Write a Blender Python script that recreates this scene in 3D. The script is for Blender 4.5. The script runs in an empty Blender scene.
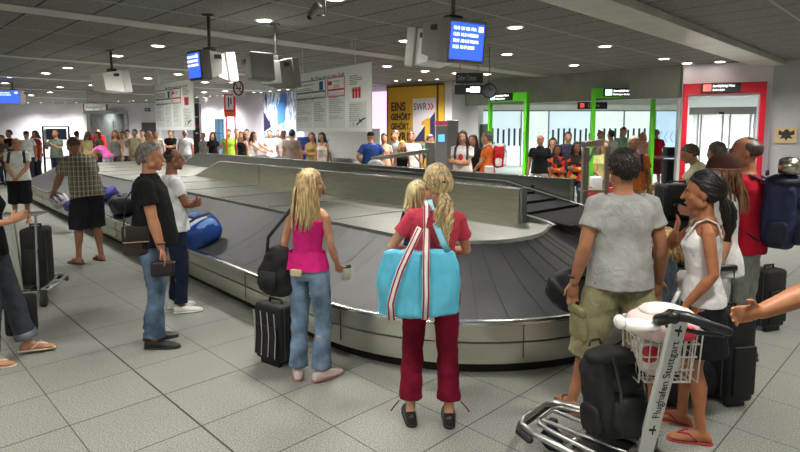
import bpy, bmesh, math, random
import numpy as np
from mathutils import Vector as V, Matrix, noise
random.seed(7)
R = math.radians
col = bpy.context.scene.collection
scn = bpy.context.scene

# ---------------------------------------------------------------- camera, world, exposure
F_PX, CX, CY, HOR, CAM_H = 560.0, 400.0, 187.0, 131.0, 1.88
cam_d = bpy.data.cameras.new('camera'); cam = bpy.data.objects.new('camera', cam_d); col.objects.link(cam)
cam_d.sensor_width = 36.0; cam_d.lens = F_PX / 800 * 36
cam_d.shift_y = -(226 - CY) / 800
cam_d.clip_end = 200
cam.location = (0, 0, CAM_H)
cam.rotation_euler = (R(90) - math.atan((CY - HOR) / F_PX), 0, 0)
scn.camera = cam
w = bpy.data.worlds.new('world'); scn.world = w; w.use_nodes = True
w.node_tree.nodes['Background'].inputs[0].default_value = (0.80, 0.84, 0.78, 1)
w.node_tree.nodes['Background'].inputs[1].default_value = 0.95
scn.view_settings.view_transform = 'Standard'; scn.view_settings.look = 'None'
scn.view_settings.gamma = 1; scn.view_settings.use_curve_mapping = False
scn.view_settings.exposure = 0.85
CEIL = 3.30

# ---------------------------------------------------------------- materials
def lin(c):
    if isinstance(c, str):
        c = tuple(int(c[i:i+2], 16) / 255 for i in (0, 2, 4))
    return tuple((x / 12.92 if x <= .04045 else ((x + .055) / 1.055) ** 2.4) for x in c[:3]) + (1,)
_mc = {}
def mat(key, color='808080', rough=.6, metal=0, emit=0, ecol=None, spec=.5, build=None, alpha=1, trans=0):
    if key in _mc: return _mc[key]
    m = bpy.data.materials.new(key); m.use_nodes = True
    nt = m.node_tree; b = nt.nodes['Principled BSDF']
    b.inputs['Base Color'].default_value = lin(color)
    b.inputs['Roughness'].default_value = rough
    b.inputs['Metallic'].default_value = metal
    b.inputs['Specular IOR Level'].default_value = spec
    b.inputs['Alpha'].default_value = alpha
    b.inputs['Transmission Weight'].default_value = trans
    if emit:
        b.inputs['Emission Color'].default_value = lin(ecol or color)
        b.inputs['Emission Strength'].default_value = emit
    if build: build(nt, b)
    _mc[key] = m
    return m
def N(nt, t, **k):
    n = nt.nodes.new(t)
    for a, v in k.items():
        if a.startswith('i_'):
            n.inputs[a[2:].replace('_', ' ')].default_value = v
        else: setattr(n, a, v)
    return n
def coords(nt, scale=(1, 1, 1), rot=(0, 0, 0), kind='Object', loc=(0, 0, 0)):
    tc = N(nt, 'ShaderNodeTexCoord'); mp = N(nt, 'ShaderNodeMapping')
    mp.inputs['Scale'].default_value = scale; mp.inputs['Rotation'].default_value = rot; mp.inputs['Location'].default_value = loc
    nt.links.new(tc.outputs[kind], mp.inputs['Vector']); return mp.outputs[0]
def noise_mix(nt, b, c1, c2, scale=5, detail=4, vec=None, lo=.35, hi=.65):
    nz = N(nt, 'ShaderNodeTexNoise'); nz.inputs['Scale'].default_value = scale; nz.inputs['Detail'].default_value = detail
    if vec is not None: nt.links.new(vec, nz.inputs['Vector'])
    cr = N(nt, 'ShaderNodeValToRGB'); cr.color_ramp.elements[0].position = lo; cr.color_ramp.elements[1].position = hi
    cr.color_ramp.elements[0].color = lin(c1); cr.color_ramp.elements[1].color = lin(c2)
    nt.links.new(nz.outputs['Fac'], cr.inputs[0]); nt.links.new(cr.outputs[0], b.inputs['Base Color'])
    return nz
def bump(nt, b, src, strength=.3, dist=.01):
    bp = N(nt, 'ShaderNodeBump'); bp.inputs['Strength'].default_value = strength; bp.inputs['Distance'].default_value = dist
    nt.links.new(src, bp.inputs['Height']); nt.links.new(bp.outputs[0], b.inputs['Normal'])
def mul(c, f):
    return tuple(min(1, max(0, int(c[i:i+2], 16) / 255 * f)) for i in (0, 2, 4))
def cloth(c, rough=.9):
    def bd(nt, b):
        vec = coords(nt)
        noise_mix(nt, b, mul(c, .93), mul(c, 1.06), 9, 3, vec)
        n2 = N(nt, 'ShaderNodeTexNoise'); n2.inputs['Scale'].default_value = 16; n2.inputs['Detail'].default_value = 3; n2.inputs['Distortion'].default_value = 1.2
        nt.links.new(vec, n2.inputs['Vector'])
        bump(nt, b, n2.outputs['Fac'], .35, .03)
    return mat('cloth_' + c, c, rough, spec=.2, build=bd)
def denim(c):
    def bd(nt, b):
        vec = coords(nt)
        nz = noise_mix(nt, b, mul(c, .72), mul(c, 1.22), 7, 8, vec, .35, .7)
        bump(nt, b, nz.outputs['Fac'], .5, .03)
    return mat('denim_' + c, c, .85, spec=.2, build=bd)
def skin(c='c08a6a'):
    def bd(nt, b):
        noise_mix(nt, b, mul(c, .94), mul(c, 1.05), 14, 3, coords(nt))
        b.inputs['Subsurface Weight'].default_value = .05
    return mat('skin_' + c, c, .5, spec=.4, build=bd)
def hairm(c):
    def bd(nt, b):
        noise_mix(nt, b, mul(c, .55), mul(c, 1.25), 30, 6, coords(nt, (2.2, 2.2, .35)), .3, .7)
        b.inputs['Anisotropic'].default_value = .4
    return mat('hair_' + c, c, .45, spec=.5, build=bd)
def plain(c, rough=.6, metal=0, spec=.5):
    return mat('plain_%s_%g_%g' % (c, rough, metal), c, rough, metal, spec=spec)
def brushed(key, c, rough=.32, sc=(1, 1, 60), amt=.12, c2=None):
    def bd(nt, b):
        vec = coords(nt, sc)
        noise_mix(nt, b, mul(c, .97), mul(c, 1.03), 3, 6, vec)
        n2 = N(nt, 'ShaderNodeTexNoise'); n2.inputs['Scale'].default_value = 4; n2.inputs['Detail'].default_value = 5
        nt.links.new(coords(nt, (1, 1, 1)), n2.inputs['Vector'])
        mr = N(nt, 'ShaderNodeMapRange'); mr.inputs['To Min'].default_value = rough - amt; mr.inputs['To Max'].default_value = rough + amt
        nt.links.new(n2.outputs['Fac'], mr.inputs[0])
    return mat(key, c, rough, 1.0, build=bd)
def mottled(key, c, rough=.7, f=.07, scale=3, spec=.4):
    def bd(nt, b): noise_mix(nt, b, mul(c, 1 - f), mul(c, 1 + f), scale, 5, coords(nt))
    return mat(key, c, rough, spec=spec, build=bd)
def glow(c, s=1.0): return mat('glow_%s_%g' % (c, s), c, .4, emit=s, ecol=c)

# ---------------------------------------------------------------- mesh accumulator
def frame(z, x=None):
    z = V(z).normalized()
    x = V(x) if x is not None else (V((1, 0, 0)) if abs(z.x) < .9 else V((0, 1, 0)))
    y = z.cross(x)
    if y.length < 1e-5: y = z.cross(V((0, 1, 0.01)))
    y.normalize(); return y.cross(z).normalized(), y, z
class MB:
    def __init__(s): s.v = []; s.f = []
    def _ring(s, c, a, b, n):
        i0 = len(s.v)
        for k in range(n):
            t = 2 * math.pi * k / n
            s.v.append(tuple(c + a * math.cos(t) + b * math.sin(t)))
        return i0
    def _bridge(s, i, j, n):
        for k in range(n):
            k2 = (k + 1) % n; s.f.append((i + k, i + k2, j + k2, j + k))
    def loft(s, rings, n=16, cap=True):
        """rings: (centre, half-width vector, half-depth vector)"""
        prev = None
        for c, a, b in rings:
            i = s._ring(V(c), V(a), V(b), n)
            if prev is not None: s._bridge(prev, i, n)
            else: first = i
            prev = i
        if cap:
            s.f.append(tuple(first + k for k in reversed(range(n)))); s.f.append(tuple(prev + k for k in range(n)))
        return s
    def tube(s, pts, rad, n=10, round_ends=True, x=None, flat=1.0):
        pts = [V(p) for p in pts]
        if not hasattr(rad, '__len__'): rad = [rad] * len(pts)
        m = len(pts); tan = []
        for i in range(m):
            t = pts[min(i + 1, m - 1)] - pts[max(i - 1, 0)]
            tan.append(t.normalized() if t.length > 1e-9 else V((0, 0, 1)))
        X, Y, _ = frame(tan[0], x); rings = []
        def add(c, r, t):
            nonlocal X
            X = (X - t * X.dot(t));
            X = X.normalized() if X.length > 1e-6 else frame(t)[0]
            rings.append((c, X * r, t.cross(X) * r * flat))
        if round_ends:
            for q in (.999, .75, .4): add(pts[0] - tan[0] * rad[0] * q, rad[0] * math.sqrt(max(1e-4, 1 - q * q)), tan[0])
        for p, r, t in zip(pts, rad, tan): add(p, r, t)
        if round_ends:
            for q in (.4, .75, .999): add(pts[-1] + tan[-1] * rad[-1] * q, rad[-1] * math.sqrt(max(1e-4, 1 - q * q)), tan[-1])
        return s.loft(rings, n)
    def ell(s, c, r, ax=None, n=16, m=10, fn=None):
        c = V(c); X, Y, Z = ax if ax else (V((1, 0, 0)), V((0, 1, 0)), V((0, 0, 1)))
        if not hasattr(r, '__len__'): r = (r, r, r)
        def P(th, ph):
            d = V((math.sin(th) * math.cos(ph), math.sin(th) * math.sin(ph), math.cos(th)))
            k = fn(d) if fn else 1.0
            return tuple(c + X * (d.x * r[0] * k) + Y * (d.y * r[1] * k) + Z * (d.z * r[2] * k))
        top = len(s.v); s.v.append(P(0, 0)); rows = []
        for i in range(1, m):
            rows.append(len(s.v))
            for k in range(n): s.v.append(P(math.pi * i / m, 2 * math.pi * k / n))
        bot = len(s.v); s.v.append(P(math.pi, 0))
        for k in range(n):
            k2 = (k + 1) % n; s.f.append((top, rows[0] + k, rows[0] + k2)); s.f.append((bot, rows[-1] + k2, rows[-1] + k))
        for a, b in zip(rows, rows[1:]):
            for k in range(n):
                k2 = (k + 1) % n; s.f.append((a + k, b + k, b + k2, a + k2))
        return s
    def box(s, c, size, rot=0, bev=0, M=None):
        """centre, full size; rot about z (radians) or a matrix M; bev = chamfer"""
        bm = bmesh.new(); bmesh.ops.create_cube(bm, size=1)
        for v in bm.verts: v.co = V((v.co.x * size[0], v.co.y * size[1], v.co.z * size[2]))
        if bev: bmesh.ops.bevel(bm, geom=list(bm.edges), offset=bev, segments=2, affect='EDGES', profile=.5)
        T = Matrix.Translation(V(c)) @ (M.to_4x4() if M is not None else Matrix.Rotation(rot, 4, 'Z'))
        bm.transform(T); i0 = len(s.v); bm.verts.index_update()
        for v in bm.verts: s.v.append(tuple(v.co))
        for f in bm.faces: s.f.append(tuple(i0 + v.index for v in f.verts))
        bm.free(); return s
    def cyl(s, p0, p1, r0, r1=None, n=16):
        r1 = r0 if r1 is None else r1
        p0 = V(p0); p1 = V(p1); X, Y, Z = frame(p1 - p0)
        return s.loft([(p0, X * r0, Y * r0), (p1, X * r1, Y * r1)], n)
    def bar(s, p0, p1, wd, dp, x=None):
        p0 = V(p0); p1 = V(p1); X, Y, Z = frame(p1 - p0, x); L = (p1 - p0).length
        M = Matrix((X, Y, Z)).transposed()
        return s.box((p0 + p1) / 2, (wd, dp, L), M=M, bev=min(wd, dp) * .15)
    def prism(s, poly, fn, d0, d1):
        """poly: 2d points; fn(u, v, d) -> xyz; extruded from d0 to d1"""
        n = len(poly); i0 = len(s.v)
        for d in (d0, d1):
            for p in poly: s.v.append(tuple(fn(p[0], p[1], d)))
        s.f.append(tuple(i0 + k for k in range(n))); s.f.append(tuple(i0 + n + k for k in reversed(range(n))))
        for k in range(n):
            k2 = (k + 1) % n; s.f.append((i0 + k, i0 + n + k, i0 + n + k2, i0 + k2))
        return s
    def grid(s, fn, nu, nv, closed_u=False):
        i0 = len(s.v)
        for j in range(nv):
            for i in range(nu): s.v.append(tuple(fn(i, j)))
        for j in range(nv - 1):
            for i in range(nu if closed_u else nu - 1):
                i2 = (i + 1) % nu; s.f.append((i0 + j*nu + i, i0 + j*nu + i2, i0 + (j+1)*nu + i2, i0 + (j+1)*nu + i))
        return s
    def transform(s, fn): s.v = [tuple(fn(V(p))) for p in s.v]; return s

def props(o, label=None, cat=None, group=None, kind=None):
    if label: o['label'] = label
    if cat: o['category'] = cat
    if group: o['group'] = group
    if kind: o['kind'] = kind
    return o
def empty(name, loc=(0, 0, 0), rz=0, label=None, cat=None, group=None):
    o = bpy.data.objects.new(name, None); col.objects.link(o); o.empty_display_size = .1
    o.location = loc; o.rotation_euler = (0, 0, rz)
    return props(o, label, cat, group)
def remeshed(me, voxel, it=3, fac=.5):
    t = bpy.data.objects.new('tmp', me); col.objects.link(t)
    r = t.modifiers.new('r', 'REMESH'); r.mode = 'VOXEL'; r.voxel_size = voxel
    if it:
        q = t.modifiers.new('s', 'SMOOTH'); q.factor = fac; q.iterations = it
    dg = bpy.context.evaluated_depsgraph_get(); dg.update()
    out = bpy.data.meshes.new_from_object(t.evaluated_get(dg))
    bpy.data.objects.remove(t); bpy.data.meshes.remove(me); return out
def wrinkle(me, amp, freq, seed=0, stretch=(1, 1, 1), zfade=None):
    n = len(me.vertices)
    if not n: return
    co = np.empty(n * 3, 'f'); me.vertices.foreach_get('co', co); co = co.reshape(-1, 3)
    no = np.empty(n * 3, 'f'); me.vertex_normals.foreach_get('vector', no); no = no.reshape(-1, 3)
    q = co * np.array(stretch) * freq; k = np.empty(n, 'f')
    for i in range(n):
        p = V((q[i, 0] + seed, q[i, 1], q[i, 2])); k[i] = noise.noise(p) + .5 * noise.noise(p * 2.1)
    me.vertices.foreach_set('co', (co + no * k[:, None] * amp).astype('f').ravel())
def build(name, mb, m, parent=None, smooth=True, voxel=None, it=3, wr=None, label=None, ang=None, fix=True):
    me = bpy.data.meshes.new(name); me.from_pydata(mb.v, [], mb.f)
    if fix:
        bm = bmesh.new(); bm.from_mesh(me); bmesh.ops.recalc_face_normals(bm, faces=bm.faces); bm.to_mesh(me); bm.free()
    if voxel: me = remeshed(me, voxel, it); me.name = name
    if wr: wrinkle(me, *wr)
    me.polygons.foreach_set('use_smooth', [smooth] * len(me.polygons))
    if ang is not None and smooth:
        try: me.set_sharp_from_angle(angle=R(ang))
        except Exception: pass
    me.materials.clear(); me.materials.append(m)
    o = bpy.data.objects.new(name, me); col.objects.link(o)
    if parent: o.parent = parent
    if label: o['label'] = label
    me.update(); return o
def text(name, s, size, m, parent, loc, rot, align='LEFT', depth=.001, sx=1.0, label=None, M=None, bold=0):
    c = bpy.data.curves.new(name, 'FONT'); c.body = s; c.size = size; c.align_x = align; c.extrude = depth; c.offset = bold
    t = bpy.data.objects.new('tmp', c); col.objects.link(t)
    dg = bpy.context.evaluated_depsgraph_get(); dg.update()
    me = bpy.data.meshes.new_from_object(t.evaluated_get(dg)); bpy.data.objects.remove(t); bpy.data.curves.remove(c)
    me.name = name
    T = (Matrix.Translation(V(loc)) @ (M.to_4x4() if M is not None else Matrix.Rotation(rot[2], 4, 'Z') @ Matrix.Rotation(rot[1], 4, 'Y') @ Matrix.Rotation(rot[0], 4, 'X'))) @ Matrix.Diagonal((sx, 1, 1, 1))
    me.transform(T); me.materials.clear(); me.materials.append(m)
    o = bpy.data.objects.new(name, me); col.objects.link(o); o.parent = parent
    if label: o['label'] = label
    return o
def copy_tree(o, parent=None):
    c = o.copy(); col.objects.link(c)
    if parent: c.parent = parent
    for ch in list(o.children): copy_tree(ch, c)
    return c
def face_m(yaw, tilt=0):
    """local x = right, y = up, z = out of the face; the face looks along yaw (0 = towards -Y, the camera)"""
    return (Matrix.Rotation(yaw, 3, 'Z') @ Matrix.Rotation(R(90) + tilt, 3, 'X'))
# ================================================================ structure
def floor_mat():
    def bd(nt, b):
        L = nt.links
        vec = coords(nt, (1/.6, 1/.6, 1/.6), (0, 0, R(-44.7)), loc=(0, 0, 0))
        sep = N(nt, 'ShaderNodeSeparateXYZ'); L.new(vec, sep.inputs[0])
        def m(op, a, b_=None, c=None):
            n = N(nt, 'ShaderNodeMath', operation=op)
            for i, q in enumerate((a, b_, c)):
                if q is None: continue
                if hasattr(q, 'is_linked') or hasattr(q, 'links'): L.new(q, n.inputs[i])
                else: n.inputs[i].default_value = q
            return n.outputs[0]
        def lines(s, off, wd):
            x = m('SUBTRACT', s, off); fr = m('FRACT', x); dd = m('ABSOLUTE', m('SUBTRACT', fr, .5))
            return m('GREATER_THAN', dd, .5 - wd)
        gx = lines(sep.outputs[0], .5, .005); gy = lines(sep.outputs[1], .54, .0065)
        wide = m('LESS_THAN', m('ABSOLUTE', m('SUBTRACT', sep.outputs[0], 2.5)), .011)
        wide2 = m('LESS_THAN', m('ABSOLUTE', m('SUBTRACT', sep.outputs[1], 6.54)), .008)
        g = m('MAXIMUM', m('MAXIMUM', gx, gy), m('MAXIMUM', wide, wide2))
        # speckled granite
        v1 = N(nt, 'ShaderNodeTexNoise'); v1.inputs['Scale'].default_value = 120; v1.inputs['Detail'].default_value = 3
        L.new(coords(nt), v1.inputs['Vector'])
        cr = N(nt, 'ShaderNodeValToRGB'); e = cr.color_ramp.elements
        e[0].position = .36; e[0].color = lin('61645c'); e[1].position = .62; e[1].color = lin('a9aaa2')
        L.new(v1.outputs['Fac'], cr.inputs[0])
        # per tile tone
        cell = N(nt, 'ShaderNodeTexWhiteNoise', noise_dimensions='2D')
        cmb = N(nt, 'ShaderNodeCombineXYZ'); L.new(m('FLOOR', m('SUBTRACT', sep.outputs[0], .5)), cmb.inputs[0]); L.new(m('FLOOR', m('SUBTRACT', sep.outputs[1], .54)), cmb.inputs[1])
        L.new(cmb.outputs[0], cell.inputs['Vector'])
        n3 = N(nt, 'ShaderNodeTexNoise'); n3.inputs['Scale'].default_value = 1.1; L.new(coords(nt), n3.inputs['Vector'])
        tone = m('ADD', m('MULTIPLY', cell.outputs['Value'], .07), m('ADD', .80, m('MULTIPLY', n3.outputs['Fac'], .3)))
        mx = N(nt, 'ShaderNodeMix', data_type='RGBA', blend_type='MULTIPLY'); mx.inputs['Factor'].default_value = 1
        L.new(cr.outputs[0], mx.inputs['A']); L.new(tone, mx.inputs['B'])
        mg = N(nt, 'ShaderNodeMix', data_type='RGBA'); L.new(g, mg.inputs['Factor']); L.new(mx.outputs['Result'], mg.inputs['A']); mg.inputs['B'].default_value = lin('2a2b26')
        L.new(mg.outputs['Result'], b.inputs['Base Color'])
        L.new(m('ADD', .33, m('MULTIPLY', v1.outputs['Fac'], .25)), b.inputs['Roughness'])
    return mat('granite_floor', '999990', .4, spec=.45, build=bd)
build('floor', MB().box((0, 14, -.05), (64, 44, .1)), floor_mat(), smooth=False)['kind'] = 'structure'

def ceil_mat():
    def bd(nt, b):
        L = nt.links
        vec = coords(nt, (1, 1, 1), (0, 0, R(-45)))
        sep = N(nt, 'ShaderNodeSeparateXYZ'); L.new(vec, sep.inputs[0])
        def m(op, a, b_=None):
            n = N(nt, 'ShaderNodeMath', operation=op)
            for i, q in enumerate((a, b_)):
                if q is None: continue
                if hasattr(q, 'links'): L.new(q, n.inputs[i])
                else: n.inputs[i].default_value = q
            return n.outputs[0]
        # mesh holes
        h = N(nt, 'ShaderNodeTexVoronoi'); h.inputs['Scale'].default_value = 42; L.new(vec, h.inputs['Vector'])
        cr = N(nt, 'ShaderNodeValToRGB'); e = cr.color_ramp.elements; e[0].position = .2; e[0].color = lin('50504c'); e[1].position = .5; e[1].color = lin('7c7c76')
        L.new(h.outputs['Distance'], cr.inputs[0])
        x = m('FRACT', m('DIVIDE', m('SUBTRACT', sep.outputs[0], .51), .6))
        dark = m('GREATER_THAN', m('ABSOLUTE', m('SUBTRACT', x, .5)), .478)
        y = m('FRACT', m('DIVIDE', m('SUBTRACT', sep.outputs[1], 4.19), 1.30))
        light = m('GREATER_THAN', m('ABSOLUTE', m('SUBTRACT', y, .5)), .488)
        m1 = N(nt, 'ShaderNodeMix', data_type='RGBA'); L.new(dark, m1.inputs['Factor']); L.new(cr.outputs[0], m1.inputs['A']); m1.inputs['B'].default_value = lin('2a2a28')
        m2 = N(nt, 'ShaderNodeMix', data_type='RGBA'); L.new(light, m2.inputs['Factor']); L.new(m1.outputs['Result'], m2.inputs['A']); m2.inputs['B'].default_value = lin('a0a098')
        L.new(m2.outputs['Result'], b.inputs['Base Color'])
    return mat('mesh_ceiling', '70706a', .7, spec=.2, build=bd)
build('ceiling', MB().box((0, 14, CEIL + .05), (64, 44, .1)), ceil_mat(), smooth=False)['kind'] = 'structure'
# long lighter bands of the ceiling, running along (1,1)
band_m = mottled('ceiling_band', 'a9a99e', .45, .05)
dv = V((.7071, .7071, 0)); nv = V((-.7071, .7071, 0))
def band(name, off, wd, a0, a1, drop, m):
    c = dv * ((a0 + a1) / 2) + nv * off
    o = build(name, MB().box((c.x, c.y, CEIL - drop / 2), (a1 - a0, wd, drop), rot=R(45), bev=.006), m, smooth=False)
    o['kind'] = 'structure'
band('ceiling_beam_1', 2.88, .52, -6, 13.9, .10, mottled('ceiling_beam', 'b8b7aa', .35, .05))
band('ceiling_band_2', 7.85, .42, -8, 14.5, .012, band_m)
band('ceiling_band_3', 12.9, .30, -10, 14, .012, band_m)
band('ceiling_band_4', 17.8, .30, -10, 12, .012, band_m)
band('ceiling_band_5', 22.5, .30, -10, 10, .012, band_m)
band('ceiling_band_6', 27.5, .30, -10, 8, .012, band_m)
# the ceiling right of the beam hangs slightly lower, darker mesh

white = mottled('wall_white', 'd9d6e0', .55, .03, 1.5)
lilac = mottled('wall_lilac', 'c6c3cf', .55, .03, 1.5)
greyw = mottled('wall_grey', 'a3a3a6', .6, .04, 1.2)
bright = mottled('wall_bright', 'e6e9e8', .5, .02, 1.5)
def wall(name, a, b, z0=0, z1=CEIL, th=.12, m=white):
    a = V((a[0], a[1], 0)); b = V((b[0], b[1], 0)); d = (b - a); L = d.length; n_ = V((-d.y, d.x, 0)).normalized()
    c = (a + b) / 2 + n_ * th / 2
    o = build(name, MB().box((c.x, c.y, (z0 + z1) / 2), (L, th, z1 - z0), rot=math.atan2(d.y, d.x)), m, smooth=False)
    o['kind'] = 'structure'; return o
# left part of the back
wall('wall_back_left', (-31, 29.3), (-15.9, 28.8), m=white)
wall('wall_back_far', (-14.0, 28.8), (-9.9, 28.2), m=white)
wall('wall_back_over_doors', (-15.9, 28.8), (-14.0, 28.8), 2.75, CEIL, m=white)
wall('wall_back_return', (-9.9, 28.2), (-8.6, 24.2), m=white)
wall('wall_back_middle', (-8.6, 24.2), (-3.55, 19.9), m=lilac)
wall('wall_back_poster', (-3.55, 19.9), (1.5, 16.3), m=white)
wall('wall_back_column', (1.5, 16.3), (2.3, 16.7), m=lilac)
wall('wall_back_customs', (2.3, 16.7), (3.1, 21.0), m=bright)
wall('wall_customs_left', (3.1, 21.0), (3.7, 31), m=bright)
wall('wall_customs_back', (3.7, 31), (24, 31), m=bright)
# bulkhead above the green gates
for i, (a, b) in enumerate([((1.9, 16.45), (4.3, 14.2)), ((4.3, 14.2), (6.15, 12.45))]):
    wall('wall_bulkhead_%d' % (i + 1), a, b, 2.62, CEIL, .35, mottled('bulkhead', '8f928a', .6, .04))
wall('wall_gate_left', (6.15, 12.25), (6.25, 12.2), m=white)
# right part: red gate wall with its opening, then the grey side wall
ga, gb = V((6.12, 12.28, 0)), V((7.62, 11.60, 0))
wall('wall_gate_top', ga, gb, 2.62, CEIL, .25, white)
wall('wall_gate_right', (7.42, 11.69), (7.62, 11.60), 0, 2.62, .25, white)
wall('wall_right', (7.62, 11.60), (12.5, 6.6), m=greyw)
wall('wall_gate_inside', (8.05, 16.3), (12.5, 14.2), m=bright)
wall('wall_corridor', (6.28, 12.55), (8.05, 16.3), th=.06, m=bright)
wall('wall_customs_right', (22, 20), (22.2, 31), m=bright)
wall('wall_right_side', (12.5, 6.6), (12.5, -7.8), m=white)
wall('wall_front', (12.5, -7.8), (-20, -7.8), m=bright)
wall('wall_left', (-31.2, 29.3), (-31.2, -7.8), m=white)

# ---- frosted glass fronts of the customs hall, with pictogram bars
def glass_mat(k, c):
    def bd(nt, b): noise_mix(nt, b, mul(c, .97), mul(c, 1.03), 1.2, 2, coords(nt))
    return mat(k, c, .18, build=bd, emit=.45, ecol=c)  # even glow put into the glass in place of light behind it
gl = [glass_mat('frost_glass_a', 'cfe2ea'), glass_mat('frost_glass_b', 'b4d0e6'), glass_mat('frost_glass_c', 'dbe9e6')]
dk = plain('2c3336', .5)
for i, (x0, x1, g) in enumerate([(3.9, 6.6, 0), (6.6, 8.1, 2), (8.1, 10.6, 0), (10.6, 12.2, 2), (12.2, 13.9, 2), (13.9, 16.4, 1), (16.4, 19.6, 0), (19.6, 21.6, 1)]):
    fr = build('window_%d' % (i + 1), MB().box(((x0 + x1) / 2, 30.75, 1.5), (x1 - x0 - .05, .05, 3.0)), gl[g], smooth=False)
    fr['kind'] = 'structure'
    e = MB().box((x0, 30.72, 1.5), (.07, .1, 3.0)).box(((x0 + x1) / 2, 30.72, 3.0), (x1 - x0, .12, .12))
    build('window_frame', e, plain('8b979b', .4, .3), fr, smooth=False)
    e = MB(); n = int((x1 - x0) / .3)
    for k in range(n):
        xx = x0 + .25 + k * .3
        if i in (0, 3, 4, 2): e.box((xx, 30.70, 1.55), (.11, .01, .95 if k % 5 else .8))
        else:
            for s_ in (-1, 1): e.bar((xx, 30.70, 1.55), (xx + .14, 30.70, 1.55 + s_ * .3), .05, .01, x=(0, 1, 0))
    build('window_marking', e, dk if i in (0, 3, 4, 2) else plain('4fc3b0', .5), fr, smooth=False)
wall('wall_customs_header', (3.7, 30.6), (22, 30.6), 3.02, CEIL, .1, mottled('header_cream', 'e4e6dd', .5, .02))

# ---- gates
def gate(name, A, B, top, wd, depth, m, label, sign_txt, sub, sgn_col, s0, s1, leftw=None):
    A = V((A[0], A[1], 0)); B = V((B[0], B[1], 0)); d = (B - A).normalized(); yaw = math.atan2(d.y, d.x)
    t = empty(name, A, 0, label, 'gate')
    L = (B - A).length
    def P(s, z, o=0): q = d * s + V((d.y, -d.x, 0)) * o; return (q.x, q.y, z)
    lw = leftw or wd
    build('post', MB().box(P(lw / 2, top / 2), (lw, depth, top), rot=yaw, bev=.006), m, t, smooth=False)
    build('post', MB().box(P(L - wd / 2, top / 2), (wd, depth, top), rot=yaw, bev=.006), m, t, smooth=False)
    bh = .22
    build('header', MB().box(P(L / 2, top + bh / 2), (L, depth, bh), rot=yaw, bev=.006), m, t, smooth=False)
    sg = build('sign_box', MB().box(P((s0 + s1) / 2, top + bh / 2 + .01, depth / 2 + .03), (s1 - s0, .06, .19), rot=yaw, bev=.005), plain('191b1b', .4), t, smooth=False)
    ic = build('sign_symbol', MB().box(P(s0 + .11, top + bh / 2 + .01, depth / 2 + .062), (.15, .006, .14), rot=yaw), glow(sgn_col, 1.2), sg, smooth=False)
    q = P(s0 + .21, top + bh / 2 + .02, depth / 2 + .063)
    M = face_m(yaw)
    text('sign_lettering', sign_txt, .078, glow('ffffff', 1.5), sg, q, None, M=M, sx=(s1 - s0 - .25) / (.04 * len(sign_txt)) * .98)
    q = P(s0 + .21, top + bh / 2 - .055, depth / 2 + .063)
    text('sign_lettering', sub, .062, glow('ffffff', 1.5), sg, q, None, M=M, sx=(s1 - s0 - .25) / (.04 * len(sign_txt)) * .98)
    return t
green = plain('5fd31f', .4); red = plain('c3122b', .4)
gate('green_gate', (2.47, 15.55), (3.30, 14.55), 2.66, .09, .14, green, 'bright green gate frame left of the other one, behind the man with the red backpack', 'Anmeldefreie Waren', 'Nothing to declare', 'cfd6ff', .10, .85, leftw=.05)
gate('green_gate', (4.55, 13.45), (5.98, 13.25), 2.66, .09, .14, green, 'bright green gate frame with a lit sign, nearer the red gate', 'Anmeldefreie Waren', 'Nothing to declare', 'b7f5d6', .25, 1.10)
gate('red_gate', (6.10, 12.20), (7.47, 11.56), 2.66, .10, .16, red, 'red gate frame with a lit black sign around a glass door', 'Anmeldepflichtige Waren', 'Goods to declare', 'd8584a', .33, 1.05)
# glass door inside the red gate
gd = (gb - ga).normalized(); gn = V((-gd.y, gd.x, 0)); gy = math.atan2(gd.y, gd.x)
def GP(s, o, z): q = ga + gd * s + gn * o; return (q.x, q.y, z)
do = build('door_1', MB().box(GP(.86, .5, 1.12), (1.2, .02, 2.2), rot=gy), mat('door_glass', 'dfe9ec', .05, alpha=.25), smooth=False); do['kind'] = 'structure'
e = MB().box(GP(.82, .5, 2.32), (1.42, .12, .16), rot=gy)
build('door_header', e, plain('9a9d9c', .35, .6), do, smooth=False)
for s_ in (.12, .36, .42, .84, .98, 1.36, 1.44): build('door_stile', MB().box(GP(s_, .5, 1.15), (.035, .06, 2.3), rot=gy), plain('a9adac', .35, .5), do, smooth=False)
build('motion_sensor', MB().box(GP(.8, .42, 2.27), (.1, .05, .05), rot=gy, bev=.01), plain('202020', .4), do, smooth=False)
sd = build('door_2', MB().box(((3.1 + 2.34) / 2 - .02, 18.2, 1.05), (.03, .9, 2.1), rot=R(10)), plain('c9d0d2', .4), smooth=False); sd['kind'] = 'structure'

# ---- far left doorway and door leaf on the back wall
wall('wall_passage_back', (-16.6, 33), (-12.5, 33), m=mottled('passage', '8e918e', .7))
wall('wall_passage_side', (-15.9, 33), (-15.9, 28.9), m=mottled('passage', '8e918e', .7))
d3 = build('door_3', MB().box((-14.9, 29.3, 1.2), (.04, .9, 2.4), rot=R(30)), mottled('door_light', 'c9ccc9', .5), smooth=False); d3['kind'] = 'structure'
build('trim_1', MB().box((-16.0, 28.72, 1.4), (.16, .14, 2.8)).box((-13.95, 28.72, 1.4), (.16, .14, 2.8)).box((-14.98, 28.72, 2.82), (2.2, .14, .14)), plain('aeb0ae', .4), smooth=False)['kind'] = 'structure'
d4 = build('door_4', MB().box((-12.72, 28.50, 1.15), (.72, .08, 2.3), rot=R(-8)), plain('3a3b3f', .5), smooth=False); d4['kind'] = 'structure'
build('door_handle', MB().box((-12.45, 28.42, 1.05), (.12, .05, .03)), plain('b0b0b0', .3, 1), d4)
d5 = build('door_5', MB().box((-11.75, 28.36, 1.15), (.5, .08, 2.3), rot=R(-8)), plain('b9bcc2', .5), smooth=False); d5['kind'] = 'structure'
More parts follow.
